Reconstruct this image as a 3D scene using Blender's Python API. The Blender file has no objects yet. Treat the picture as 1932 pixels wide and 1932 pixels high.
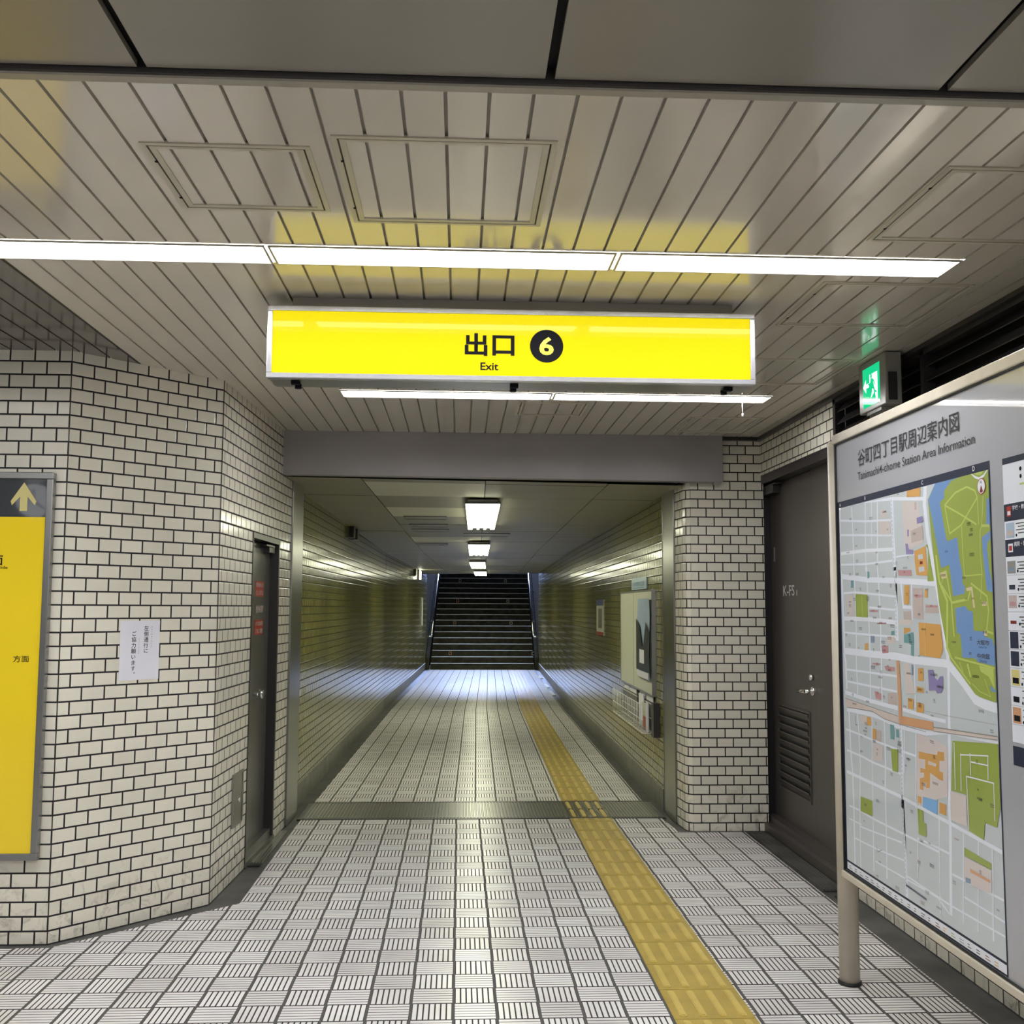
import bpy, bmesh, math, random
from mathutils import Vector, Matrix
S = bpy.context.scene
COL = S.collection
random.seed(7)

# ---------------------------------------------------------------- camera
F_PX, YAWPT, ZX = 1985.0, (867.0, 1146.0), 1066.0
def _u(v): return Vector(v).normalized()
_yz = 966 - (F_PX**2 + (YAWPT[0]-966)*(ZX-966)) / (YAWPT[1]-966)
_Y = _u((YAWPT[0]-966, -(YAWPT[1]-966), -F_PX)); _Z = _u((ZX-966, -(_yz-966), -F_PX)); _X = _Y.cross(_Z)
cam = bpy.data.cameras.new('camera'); co = bpy.data.objects.new('camera', cam); COL.objects.link(co)
co.matrix_world = Matrix((_X, _Y, _Z)).to_4x4(); co.location = (0, 0, 1.507)
cam.sensor_width = 36; cam.sensor_fit = 'HORIZONTAL'; cam.lens = F_PX/1932*36; cam.clip_start = .05; cam.clip_end = 100
S.camera = co

# ---------------------------------------------------------------- world and exposure
w = bpy.data.worlds.new('world'); S.world = w; w.use_nodes = True
w.node_tree.nodes['Background'].inputs[0].default_value = (.8, .85, 1, 1)
w.node_tree.nodes['Background'].inputs[1].default_value = .02
S.view_settings.view_transform = 'Standard'; S.view_settings.look = 'None'
S.view_settings.gamma = 1; S.view_settings.use_curve_mapping = False
S.view_settings.exposure = 1.68
E_HALL, E_CORR, E_SIGN, E_DAY = 9.6, 5.2, .27, 28.0
S.cycles.max_bounces = 8; S.cycles.diffuse_bounces = 4; S.cycles.glossy_bounces = 4
S.cycles.sample_clamp_indirect = 4; S.cycles.caustics_reflective = False; S.cycles.caustics_refractive = False

# ---------------------------------------------------------------- materials
def srgb(r, g, b):
    f = lambda c: (c/255/12.92) if c/255 <= .04045 else ((c/255+.055)/1.055)**2.4
    return (f(r), f(g), f(b), 1)
def pbr(name, col, rough=.5, metal=0, ior=1.5, coat=0, noise=0, nscale=8, bump=0, coat_rough=.03):
    m = bpy.data.materials.new(name); m.use_nodes = True; nt = m.node_tree; b = nt.nodes['Principled BSDF']
    b.inputs['Base Color'].default_value = col; b.inputs['Roughness'].default_value = rough
    b.inputs['Metallic'].default_value = metal; b.inputs['IOR'].default_value = ior
    b.inputs['Coat Weight'].default_value = coat; b.inputs['Coat Roughness'].default_value = coat_rough
    if noise or bump:
        tc = nt.nodes.new('ShaderNodeTexCoord'); n = nt.nodes.new('ShaderNodeTexNoise')
        n.inputs['Scale'].default_value = nscale; n.inputs['Detail'].default_value = 6
        nt.links.new(tc.outputs['Object'], n.inputs['Vector'])
        if noise:
            mr = nt.nodes.new('ShaderNodeMapRange'); mr.inputs[1].default_value = .3; mr.inputs[2].default_value = .7
            mr.inputs[3].default_value = 1-noise; mr.inputs[4].default_value = 1+noise*.5
            nt.links.new(n.outputs[0], mr.inputs[0])
            mx = nt.nodes.new('ShaderNodeMix'); mx.data_type = 'RGBA'; mx.blend_type = 'MULTIPLY'; mx.inputs[0].default_value = 1
            mx.inputs[6].default_value = col; nt.links.new(mr.outputs[0], mx.inputs[7]); nt.links.new(mx.outputs[2], b.inputs['Base Color'])
        if bump:
            bp = nt.nodes.new('ShaderNodeBump'); bp.inputs['Strength'].default_value = bump; bp.inputs['Distance'].default_value = .002
            nt.links.new(n.outputs[0], bp.inputs['Height']); nt.links.new(bp.outputs[0], b.inputs['Normal'])
    return m
def emi(name, col, s, gloss=False, base=1.0):
    m = pbr(name, (col[0]*base, col[1]*base, col[2]*base, 1), .25); b = m.node_tree.nodes['Principled BSDF']
    b.inputs['Emission Color'].default_value = col; b.inputs['Emission Strength'].default_value = s
    if gloss: b.inputs['Roughness'].default_value = .04; b.inputs['IOR'].default_value = gloss
    return m
def M_(nt, op, a, b=None, c=None):
    n = nt.nodes.new('ShaderNodeMath'); n.operation = op
    for i, v in enumerate((a, b, c)):
        if v is None: continue
        if isinstance(v, (int, float)): n.inputs[i].default_value = v
        else: nt.links.new(v, n.inputs[i])
    return n.outputs[0]

def brick(name, c1, c2, mortar, rough, msize=.0031, stain=.12, smear=None, bw=.1135, wob=.25, dist=.0016, ior=1.5, dirt=False):
    m = bpy.data.materials.new(name); m.use_nodes = True; nt = m.node_tree; b = nt.nodes['Principled BSDF']
    uv = nt.nodes.new('ShaderNodeUVMap')
    def bt(ms, sm):
        t = nt.nodes.new('ShaderNodeTexBrick'); t.offset = .5; t.squash = 1
        t.inputs['Scale'].default_value = 1; t.inputs['Mortar Size'].default_value = ms; t.inputs['Mortar Smooth'].default_value = sm
        t.inputs['Brick Width'].default_value = bw; t.inputs['Row Height'].default_value = .06325
        t.inputs['Color1'].default_value = c1; t.inputs['Color2'].default_value = c2; t.inputs['Mortar'].default_value = mortar
        nt.links.new(uv.outputs[0], t.inputs['Vector']); return t
    t = bt(msize, .1); t2 = bt(.0085, 1)
    col = t.outputs['Color']
    tc = nt.nodes.new('ShaderNodeTexCoord')
    n = nt.nodes.new('ShaderNodeTexNoise'); n.inputs['Scale'].default_value = 1.7; n.inputs['Detail'].default_value = 7; n.inputs['Roughness'].default_value = .65
    nt.links.new(tc.outputs['Object'], n.inputs['Vector'])
    mr = nt.nodes.new('ShaderNodeMapRange'); mr.inputs[1].default_value = .3; mr.inputs[2].default_value = .7
    mr.inputs[3].default_value = 1-stain; mr.inputs[4].default_value = 1+stain*.4; nt.links.new(n.outputs[0], mr.inputs[0])
    mx = nt.nodes.new('ShaderNodeMix'); mx.data_type = 'RGBA'; mx.blend_type = 'MULTIPLY'; mx.inputs[0].default_value = 1
    nt.links.new(col, mx.inputs[6]); nt.links.new(mr.outputs[0], mx.inputs[7]); col = mx.outputs[2]
    if dirt:    # scuffs and shoe marks near the floor
        sv = nt.nodes.new('ShaderNodeSeparateXYZ'); nt.links.new(uv.outputs[0], sv.inputs[0])
        mv = nt.nodes.new('ShaderNodeMapRange'); mv.inputs[1].default_value = .02; mv.inputs[2].default_value = .42; mv.inputs[3].default_value = 1; mv.inputs[4].default_value = 0; nt.links.new(sv.outputs[1], mv.inputs[0])
        nd = nt.nodes.new('ShaderNodeTexNoise'); nd.inputs['Scale'].default_value = 9; nd.inputs['Detail'].default_value = 10; nd.inputs['Roughness'].default_value = .75; nd.inputs['Distortion'].default_value = 1.2; nt.links.new(tc.outputs['Object'], nd.inputs['Vector'])
        md = nt.nodes.new('ShaderNodeMapRange'); md.inputs[1].default_value = .52; md.inputs[2].default_value = .66; nt.links.new(nd.outputs[0], md.inputs[0])
        mxd = nt.nodes.new('ShaderNodeMix'); mxd.data_type = 'RGBA'; mxd.blend_type = 'MULTIPLY'; nt.links.new(M_(nt, 'MULTIPLY', mv.outputs[0], md.outputs[0]), mxd.inputs[0])
        nt.links.new(col, mxd.inputs[6]); mxd.inputs[7].default_value = (.45, .43, .40, 1); col = mxd.outputs[2]
    if smear:   # broad vertical bands of older, darker glaze
        mp = nt.nodes.new('ShaderNodeMapping'); mp.inputs['Scale'].default_value = (1.1, .16, 1); nt.links.new(uv.outputs[0], mp.inputs[0])
        n2 = nt.nodes.new('ShaderNodeTexNoise'); n2.inputs['Scale'].default_value = 1; n2.inputs['Detail'].default_value = 4; nt.links.new(mp.outputs[0], n2.inputs['Vector'])
        mr2 = nt.nodes.new('ShaderNodeMapRange'); mr2.inputs[1].default_value = .38; mr2.inputs[2].default_value = .68; nt.links.new(n2.outputs[0], mr2.inputs[0])
        mx2 = nt.nodes.new('ShaderNodeMix'); mx2.data_type = 'RGBA'; mx2.blend_type = 'MULTIPLY'; nt.links.new(mr2.outputs[0], mx2.inputs[0])
        nt.links.new(col, mx2.inputs[6]); mx2.inputs[7].default_value = smear; col = mx2.outputs[2]
    nt.links.new(col, b.inputs['Base Color'])
    # each tile is tilted a hair so that reflections break up from tile to tile
    rr = nt.nodes.new('ShaderNodeMapRange'); rr.inputs[3].default_value = rough; rr.inputs[4].default_value = .75
    nt.links.new(t.outputs['Fac'], rr.inputs[0]); nt.links.new(rr.outputs[0], b.inputs['Roughness'])
    b.inputs['IOR'].default_value = ior
    n3 = nt.nodes.new('ShaderNodeTexNoise'); n3.inputs['Scale'].default_value = 14; n3.inputs['Detail'].default_value = 2; nt.links.new(tc.outputs['Object'], n3.inputs['Vector'])
    h = M_(nt, 'SUBTRACT', M_(nt, 'MULTIPLY', n3.outputs[0], wob), t2.outputs['Fac'])
    bp = nt.nodes.new('ShaderNodeBump'); bp.inputs['Strength'].default_value = .8; bp.inputs['Distance'].default_value = dist
    nt.links.new(h, bp.inputs['Height']); nt.links.new(bp.outputs[0], b.inputs['Normal'])
    return m

def floor_mat():
    m = bpy.data.materials.new('floor_tile'); m.use_nodes = True; nt = m.node_tree; b = nt.nodes['Principled BSDF']
    uv = nt.nodes.new('ShaderNodeUVMap'); sp = nt.nodes.new('ShaderNodeSeparateXYZ'); nt.links.new(uv.outputs[0], sp.inputs[0])
    u, v = sp.outputs[0], sp.outputs[1]
    fu, fv = M_(nt, 'FRACT', u), M_(nt, 'FRACT', v); iu, iv = M_(nt, 'FLOOR', u), M_(nt, 'FLOOR', v)
    par = M_(nt, 'FRACT', M_(nt, 'MULTIPLY', M_(nt, 'ADD', iu, iv), .5))
    isV = M_(nt, 'GREATER_THAN', par, .25)
    gu = M_(nt, 'GREATER_THAN', M_(nt, 'ABSOLUTE', M_(nt, 'SUBTRACT', fu, .5)), .5-.032)
    gv = M_(nt, 'GREATER_THAN', M_(nt, 'ABSOLUTE', M_(nt, 'SUBTRACT', fv, .5)), .5-.021)
    def stripe(f, g, wd, cnt):
        x = M_(nt, 'FRACT', M_(nt, 'MULTIPLY', M_(nt, 'DIVIDE', M_(nt, 'SUBTRACT', f, g), 1-2*g), cnt))
        return M_(nt, 'GREATER_THAN', M_(nt, 'ABSOLUTE', M_(nt, 'SUBTRACT', x, .5)), .5-wd)
    sV, sH = stripe(fu, .032, .135, 7), stripe(fv, .021, .10, 6)
    st = M_(nt, 'ADD', M_(nt, 'MULTIPLY', isV, sV), M_(nt, 'MULTIPLY', M_(nt, 'SUBTRACT', 1, isV), sH))
    dark = M_(nt, 'MAXIMUM', st, M_(nt, 'MAXIMUM', gu, gv))
    cb = nt.nodes.new('ShaderNodeCombineXYZ'); nt.links.new(iu, cb.inputs[0]); nt.links.new(iv, cb.inputs[1])
    wn = nt.nodes.new('ShaderNodeTexWhiteNoise'); wn.noise_dimensions = '2D'; nt.links.new(cb.outputs[0], wn.inputs['Vector'])
    rp = nt.nodes.new('ShaderNodeValToRGB'); rp.color_ramp.elements[0].color = (.68, .65, .63, 1); rp.color_ramp.elements[1].color = (.84, .82, .80, 1)
    e = rp.color_ramp.elements.new(.5); e.color = (.78, .75, .74, 1)
    nt.links.new(wn.outputs['Value'], rp.inputs[0])
    n = nt.nodes.new('ShaderNodeTexNoise'); n.inputs['Scale'].default_value = .35; n.inputs['Detail'].default_value = 8; n.inputs['Roughness'].default_value = .6; nt.links.new(uv.outputs[0], n.inputs['Vector'])
    mr = nt.nodes.new('ShaderNodeMapRange'); mr.inputs[1].default_value = .3; mr.inputs[2].default_value = .7; mr.inputs[3].default_value = .82; mr.inputs[4].default_value = 1.05; nt.links.new(n.outputs[0], mr.inputs[0])
    mx = nt.nodes.new('ShaderNodeMix'); mx.data_type = 'RGBA'; mx.blend_type = 'MULTIPLY'; mx.inputs[0].default_value = 1
    nt.links.new(rp.outputs[0], mx.inputs[6]); nt.links.new(mr.outputs[0], mx.inputs[7])
    mx2 = nt.nodes.new('ShaderNodeMix'); mx2.data_type = 'RGBA'; nt.links.new(dark, mx2.inputs[0]); nt.links.new(mx.outputs[2], mx2.inputs[6])
    mg = nt.nodes.new('ShaderNodeMix'); mg.data_type = 'RGBA'; nt.links.new(gu, mg.inputs[0]); mg.inputs[6].default_value = (.022, .020, .024, 1); mg.inputs[7].default_value = (.075, .073, .070, 1)
    nt.links.new(mg.outputs[2], mx2.inputs[7]); nt.links.new(mx2.outputs[2], b.inputs['Base Color'])
    rr = nt.nodes.new('ShaderNodeMapRange'); rr.inputs[3].default_value = .30; rr.inputs[4].default_value = .8; nt.links.new(dark, rr.inputs[0]); nt.links.new(rr.outputs[0], b.inputs['Roughness'])
    bp = nt.nodes.new('ShaderNodeBump'); bp.inputs['Strength'].default_value = .5; bp.inputs['Distance'].default_value = .0015; bp.invert = True
    nt.links.new(dark, bp.inputs['Height']); nt.links.new(bp.outputs[0], b.inputs['Normal'])
    return m

K = {}
K['white_tile'] = brick('glazed_cream_brick_tile', (.76, .72, .61, 1), (.69, .655, .555, 1), (.008, .006, .008, 1), .16, msize=.0042, stain=.08, dirt=True)
K['olive_tile'] = brick('glazed_olive_brick_tile', (.27, .255, .072, 1), (.215, .205, .052, 1), (.012, .012, .005, 1), .14, msize=.0034, smear=(.45, .47, .52, 1), wob=.8, dist=.0005, ior=1.30)
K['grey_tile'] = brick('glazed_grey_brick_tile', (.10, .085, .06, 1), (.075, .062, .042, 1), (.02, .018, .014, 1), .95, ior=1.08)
K['floor'] = floor_mat()
K['mortar'] = pbr('dark_gutter_mortar', (.075, .073, .068, 1), .55, noise=.45, nscale=5, bump=.4)
K['slat'] = pbr('cream_enamel_slat', (.62, .575, .495, 1), .11, ior=2.1, noise=.06, nscale=1.5)
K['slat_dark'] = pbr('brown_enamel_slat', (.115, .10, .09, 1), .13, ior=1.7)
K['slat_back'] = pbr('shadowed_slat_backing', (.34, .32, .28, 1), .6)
K['void'] = pbr('dark_void', (.006, .006, .006, 1), .9)
K['panel'] = pbr('taupe_ceiling_panel', (.235, .215, .18, 1), .22, ior=1.6, noise=.08, nscale=1)
K['trim'] = pbr('cream_painted_trim', (.30, .275, .23, 1), .35)
K['hatch'] = pbr('cream_hatch_rim', (.46, .43, .34, 1), .3)
K['cpanel'] = pbr('corridor_ceiling_board', (.27, .255, .17, 1), .5, noise=.08, nscale=2)
K['cpanel2'] = pbr('newer_ceiling_board', (.62, .61, .48, 1), .5)
K['beam'] = pbr('grey_painted_steel_beam', (.30, .28, .285, 1), .38, noise=.08, nscale=3)
K['steel'] = pbr('brushed_stainless_steel', (.30, .30, .27, 1), .28, metal=.9, noise=.06, nscale=4)
K['steel_d'] = pbr('worn_ribbed_steel', (.20, .20, .18, 1), .33, metal=.75, noise=.2, nscale=6)
K['alu'] = pbr('satin_aluminium', (.66, .66, .70, 1), .22, metal=.85)
K['alu_d'] = pbr('dull_aluminium_frame', (.30, .30, .29, 1), .3, metal=.8)
K['chrome'] = pbr('chrome', (.8, .8, .78, 1), .08, metal=1)
K['door_grey'] = pbr('grey_stainless_door', (.13, .125, .11, 1), .28, metal=.35, noise=.1, nscale=2)
K['door_brown'] = pbr('brown_painted_door', (.065, .056, .050, 1), .32)
K['letter_w'] = pbr('pale_grey_lettering', (.62, .60, .58, 1), .5)
K['frame_dark'] = pbr('dark_brown_frame', (.028, .024, .024, 1), .35)
K['black'] = pbr('matt_black', (.008, .008, .008, 1), .5)
K['lamp'] = emi('hall_tube_diffuser', (.98, .985, 1, 1), E_HALL)
K['lamp_c'] = emi('corridor_tube_diffuser', (1, 1, .74, 1), E_CORR)
K['white'] = pbr('white_enamel', (.78, .77, .74, 1), .3)
K['sign_y'] = emi('yellow_backlit_acrylic', (.95, .78, .010, 1), E_SIGN, 1.14, .22)
K['ink'] = pbr('dark_charcoal_lettering', (.010, .010, .013, 1), .7, ior=1.15)
K['num_y'] = emi('yellow_backlit_number', (.95, .78, .04, 1), E_SIGN)
K['exit_g'] = emi('green_backlit_acrylic', (.0, .50, .20, 1), .40, 1.4, .3)
K['exit_w'] = emi('white_backlit_acrylic', (.80, 1, .93, 1), .45, False, .4)
K['exit_case'] = pbr('grey_lamp_case', (.26, .25, .22, 1), .25)
K['poster_y'] = emi('mustard_poster_acrylic', (.60, .44, .018, 1), .10, 1.5)
K['poster_d'] = pbr('dark_glossy_acrylic', (.055, .06, .065, 1), .04, coat=1)
K['arrow'] = pbr('pale_yellow_arrow', (.62, .54, .22, 1), .2)
K['paper'] = pbr('white_paper', (.70, .70, .76, 1), .5)
K['post'] = pbr('cream_painted_post', (.55, .50, .41, 1), .35, noise=.1, nscale=9)
K['board_grey'] = pbr('grey_board_acrylic', (.36, .368, .405, 1), .35, coat=1, coat_rough=.015)
K['navy'] = pbr('navy_print', (.020, .026, .050, 1), .5, ior=1.3)
K['title'] = pbr('charcoal_title_print', (.035, .035, .04, 1), .6, ior=1.3)
K['red'] = pbr('red_sticker', (.36, .03, .02, 1), .35)
K['stick_t'] = pbr('pale_sticker_print', (.55, .45, .42, 1), .4)
K['tactile'] = pbr('yellow_tactile_tile', (.43, .315, .07, 1), .33, noise=.18, nscale=9, bump=.2)
K['tactile_l'] = pbr('worn_yellow_tactile_bar', (.60, .46, .125, 1), .3, noise=.12, nscale=9)
K['tactile_d'] = pbr('dark_bronze_tactile_plate', (.13, .105, .03, 1), .25, metal=.6)
K['stair'] = pbr('dark_grey_stair_stone', (.06, .06, .05, 1), .85, ior=1.1, noise=.35, nscale=7)
K['nosing'] = pbr('steel_nosing', (.62, .63, .64, 1), .42, metal=.5)
K['stone'] = pbr('grey_green_stone_base', (.15, .15, .12, 1), .4, noise=.35, nscale=7)
K['board_w'] = pbr('cream_notice_panel', (.58, .58, .46, 1), .4)
K['sky'] = emi('daylight', (.42, .56, 1, 1), E_DAY)
K['blue'] = pbr('blue_print', (.10, .27, .45, 1), .3)
K['blue_l'] = pbr('pale_blue_print', (.42, .55, .62, 1), .3)
K['blue_d'] = pbr('deep_blue_print', (.03, .04, .22, 1), .3)
K['photo_d'] = pbr('dark_photo_print', (.03, .035, .04, 1), .4)
K['photo_b'] = pbr('sky_photo_print', (.33, .42, .55, 1), .4)
K['pipe'] = pbr('black_conduit', (.02, .02, .018, 1), .5)
for n_, c_ in dict(m_block=(190,198,203), m_white=(222,227,238), m_pink=(206,196,194), m_brown=(186,172,168), m_rose=(184,140,146), m_orange=(206,156,88),
                   m_red=(120,20,20), m_green=(146,162,72), m_light=(181,196,102), m_blue=(105,142,194), m_violet=(134,124,172), m_teal=(106,154,160), m_slate=(122,142,164),
                   m_rail=(206,192,186), m_station=(200,150,112), m_pool=(120,172,220), m_pale=(206,190,160), m_cream=(226,196,140), m_grey=(140,136,134), m_ink=(44,42,46), m_navy=(62,70,92)).items():
    K[n_] = pbr(n_, srgb(*c_), .5, coat=1, coat_rough=.015)

# ---------------------------------------------------------------- mesh helpers
class MB:
    def __init__(s): s.bm = bmesh.new(); s.uv = s.bm.loops.layers.uv.new('UVMap'); s.mats = []
    def mi(s, m):
        if m is None: return 0
        if m not in s.mats: s.mats.append(m)
        return s.mats.index(m)
    def face(s, pts, m=None, uvs=None):
        vs = [s.bm.verts.new(p) for p in pts]; f = s.bm.faces.new(vs); f.material_index = s.mi(m)
        if uvs:
            for l, q in zip(f.loops, uvs): l[s.uv].uv = q
        return f
    def box(s, x0, x1, y0, y1, z0, z1, m=None):
        return s.obox((0, 0, 0), (1, 0, 0), (0, 1, 0), (0, 0, 1), x0, x1, y0, y1, z0, z1, m)
    def obox(s, o, a, b, c, a0, a1, b0, b1, c0, c1, m=None):
        o, a, b, c = map(Vector, (o, a, b, c)); P = lambda i, j, k: s.bm.verts.new(o + a*i + b*j + c*k)
        v = [P(i, j, k) for k in (c0, c1) for j in (b0, b1) for i in (a0, a1)]
        idx = ((0,2,3,1),(4,5,7,6),(0,1,5,4),(2,6,7,3),(0,4,6,2),(1,3,7,5))
        for q in idx: f = s.bm.faces.new([v[t] for t in q]); f.material_index = s.mi(m)
        return v
    def tube(s, p, q, r, n=12, m=None, caps=True):
        p, q = Vector(p), Vector(q); d = (q-p).normalized(); a = d.orthogonal().normalized(); b = d.cross(a)
        R = [[s.bm.verts.new(c + (a*math.cos(t*2*math.pi/n) + b*math.sin(t*2*math.pi/n))*r) for t in range(n)] for c in (p, q)]
        for t in range(n):
            f = s.bm.faces.new((R[0][t], R[0][(t+1)%n], R[1][(t+1)%n], R[1][t])); f.smooth = True; f.material_index = s.mi(m)
        if caps:
            for ring in R: f = s.bm.faces.new(ring); f.material_index = s.mi(m)
    def prism(s, pts, off, m=None):
        off = Vector(off); a = [s.bm.verts.new(p) for p in pts]; b = [s.bm.verts.new(Vector(p)+off) for p in pts]; n = len(a)
        fs = [s.bm.faces.new(a), s.bm.faces.new(b[::-1])] + [s.bm.faces.new((a[i], b[i], b[(i+1)%n], a[(i+1)%n])) for i in range(n)]
        for f in fs: f.material_index = s.mi(m)
    def build(s, name, mat=None, parent=None, bevel=0, rn=True):
        if rn: bmesh.ops.recalc_face_normals(s.bm, faces=s.bm.faces)
        me = bpy.data.meshes.new(name); s.bm.to_mesh(me); s.bm.free()
        for m in (s.mats or [mat]): me.materials.append(m if not isinstance(m, str) else K[m])
        o = bpy.data.objects.new(name, me); COL.objects.link(o)
        if parent: o.parent = parent; o.matrix_parent_inverse = parent_world(parent).inverted()
        if bevel:
            md = o.modifiers.new('bevel', 'BEVEL'); md.width = bevel; md.segments = 2; md.limit_method = 'ANGLE'
        return o
def parent_world(o):
    m = o.matrix_basis.copy()
    if o.parent: m = parent_world(o.parent) @ o.matrix_parent_inverse @ m
    return m
def tag(o, label=None, cat=None, group=None, kind=None):
    if label: o['label'] = label
    if cat: o['category'] = cat
    if group: o['group'] = group
    if kind: o['kind'] = kind
    return o
def thing(name, loc, label, cat, group=None, kind=None):
    o = bpy.data.objects.new(name, None); COL.objects.link(o); o.location = loc; o.empty_display_size = .1
    return tag(o, label, cat, group, kind)
def box(name, d, mat, parent=None, bevel=0):
    b = MB(); b.box(*d); return b.build(name, K[mat], parent, bevel)
def struct(o): o['kind'] = 'structure'; return o
class Fr:      # a flat frame of reference standing in the place: origin, right, up, outward normal
    def __init__(s, o, r, u): s.o, s.r, s.u = Vector(o), Vector(r).normalized(), Vector(u).normalized(); s.n = s.r.cross(s.u)
    def p(s, a, b, c=0): return s.o + s.r*a + s.u*b + s.n*c
    def poly(s, mb, pts, c=0, m=None): return mb.face([s.p(a, b, c) for a, b in pts], m)
    def rect(s, mb, a0, a1, b0, b1, c=0, m=None): return s.poly(mb, [(a0,b0),(a1,b0),(a1,b1),(a0,b1)], c, m)
    def box(s, mb, a0, a1, b0, b1, c0, c1, m=None): mb.obox(s.o, s.r, s.u, s.n, a0, a1, b0, b1, c0, c1, m)
def ring(mb, fr, a0, a1, b0, b1, w, c0, c1, m=None, wb=None):
    wb = wb or w
    fr.box(mb, a0, a1, b0, b0+wb, c0, c1, m); fr.box(mb, a0, a1, b1-wb, b1, c0, c1, m)
    fr.box(mb, a0, a0+w, b0+wb, b1-wb, c0, c1, m); fr.box(mb, a1-w, a1, b0+wb, b1-wb, c0, c1, m)
def text(body, fr, a, b, h, mat, name, parent, width=None, c=.0012, bold=0, align='LEFT', ext=.0004, spacing=1, vert=False, em=None):
    """letters whose bottom-left stands at a, b of the frame; h is their height, width squeezes or stretches the line to fit"""
    cu = bpy.data.curves.new(name, 'FONT'); cu.body = '\n'.join(body) if vert else body; cu.size = 1; cu.extrude = 0; cu.offset = bold; cu.align_x = align
    cu.space_character = spacing; cu.resolution_u = 3
    if vert: cu.space_line = spacing
    t = bpy.data.objects.new(name, cu); COL.objects.link(t); bpy.context.view_layer.update()
    me = bpy.data.meshes.new_from_object(t.evaluated_get(bpy.context.evaluated_depsgraph_get())); bpy.data.objects.remove(t); bpy.data.curves.remove(cu)
    if not me.vertices: return None
    xs = [v.co.x for v in me.vertices]; ys = [v.co.y for v in me.vertices]
    x0, x1, y0, y1 = min(xs), max(xs), min(ys), max(ys)
    if em: x0 = y0 = 0; y1 = h = 1; width = None
    sy = h/(y1-y0); sx = (width/(x1-x0)) if width else sy
    if em: sx = sy = em
    for v in me.vertices: v.co = fr.p(a + (v.co.x-x0)*sx, b + (v.co.y-y0)*sy, c)
    me.materials.clear(); me.materials.append(K[mat])
    o = bpy.data.objects.new(name, me); COL.objects.link(o)
    if parent: o.parent = parent; o.matrix_parent_inverse = parent_world(parent).inverted()
    return o

# ---------------------------------------------------------------- plan of the place (metres, camera above the origin looking along +Y)
ZC = 2.70
PA, PB_, PC_, PD = Vector((-1.829, 4.956, 0)), Vector((-1.258, 5.571, 0)), Vector((-1.190, 7.464, 0)), Vector((-1.180, 8.09, 0))
VX0 = .008
def cx(y): return .1515 + .0156*(y-7.8) if y < 15.83 else .278 + .0282*(y-15.83)
XR = 2.10

def wall_quad(mb, p, q, z0, z1, u0, m):
    L = (Vector(q)-Vector(p)).length
    mb.face([(p[0],p[1],z0),(q[0],q[1],z0),(q[0],q[1],z1),(p[0],p[1],z1)], m, [(u0,z0+VX0),(u0+L,z0+VX0),(u0+L,z1+VX0),(u0,z1+VX0)])
def lerp(p, q, t): return Vector(p) + (Vector(q)-Vector(p))*t

# floor
b = MB(); T = K['floor']
def fpoly(pts, f, z=0): b.face([(x, y, z) for x, y in pts], T, [f(x, y) for x, y in pts])
f1 = lambda x, y: ((x+.009)/.1617, (y-4.02)/.1595)
fpoly([(-6,-8),(1.945,-8),(1.945,7.22),(1.50,7.22),(1.47,7.69),(-1.115,7.69),(-1.105,5.58),(-1.80,4.90),(-6,4.887)], f1)
f2 = lambda x, y: ((x-cx(y)+.83+.16)/.1617+.02, (y-8.40)/.1595)
for y0, y1 in ((8.37, 15.83), (15.83, 25.95)):
    fpoly([(cx(y0+.001)-1.27, y0), (cx(y0+.001)+1.285, y0), (cx(y1-.001)+1.285, y1), (cx(y1-.001)-1.27, y1)], f2)
MO = K['mortar']
b.box(-6.2, 2.6, -8.2, 26.2, -.30, -.006, MO)
struct(b.build('floor', None, None, rn=False))
tag(bpy.data.objects['floor'], 'checkered cream tiles with dark ribbed grooves and side gutters')

# left wall: face A, chamfer B, face C round the steel door
WT = K['white_tile']
b = MB(); b.face([(-6,4.956,0),(PA.x,PA.y,0),(PA.x,PA.y,2.74),(-6,4.956,2.74)], WT, [(-4.171,VX0),(0,VX0),(0,2.74+VX0),(-4.171,2.74+VX0)])
wall_quad(b, PA, PB_, 0, 2.74, 0, WT)
LC = (PC_-PB_).length; s0, s1, dz0, dz1 = .745, 1.515, .03, 1.94
wall_quad(b, PB_, lerp(PB_,PC_,s0/LC), 0, 2.74, 0, WT)
wall_quad(b, lerp(PB_,PC_,s1/LC), PC_, 0, 2.74, s1, WT)
wall_quad(b, lerp(PB_,PC_,s0/LC), lerp(PB_,PC_,s1/LC), dz1, 2.74, s0, WT)
for c_ in (PA, PB_): b.box(c_.x-.001, c_.x+.0028, c_.y-.0028, c_.y+.001, 0, 2.705, K['black'])
b.box(-6.1, -6, -8, 4.96, 0, 2.74, WT)
struct(b.build('wall_left', None, None, rn=False))['label'] = 'cream brick-tiled wall with an angled corner beside the steel door'

# right wall: pillar end, door wall, wall under the louvres
b = MB()
wall_quad(b, (1.545,7.5,0), (1.56,7.30,0), 0, 2.74, -.30, WT); wall_quad(b, (1.56,7.30,0), (1.572,7.262,0), 0, 2.74, -.10, WT)
wall_quad(b, (1.572,7.262,0), (1.60,7.24,0), 0, 2.74, -.06, WT); wall_quad(b, (1.60,7.24,0), (2.12,7.24,0), 0, 2.74, .057, WT)
wall_quad(b, (XR,7.40,0), (XR,5.74,0), 2.435, 2.74, .02, WT)
wall_quad(b, (XR,5.72,0), (XR,-8,0), 0, 2.16, .02, WT)
struct(b.build('wall_right', None, None, rn=False))['label'] = 'cream brick-tiled pillar and wall running behind the map board'
b = MB(); b.box(-6, 2.1, -8.1, -8, 0, 2.74, K['white_tile']); struct(b.build('wall_back', None, None))
for ax, xx in enumerate(()): pass

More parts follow.
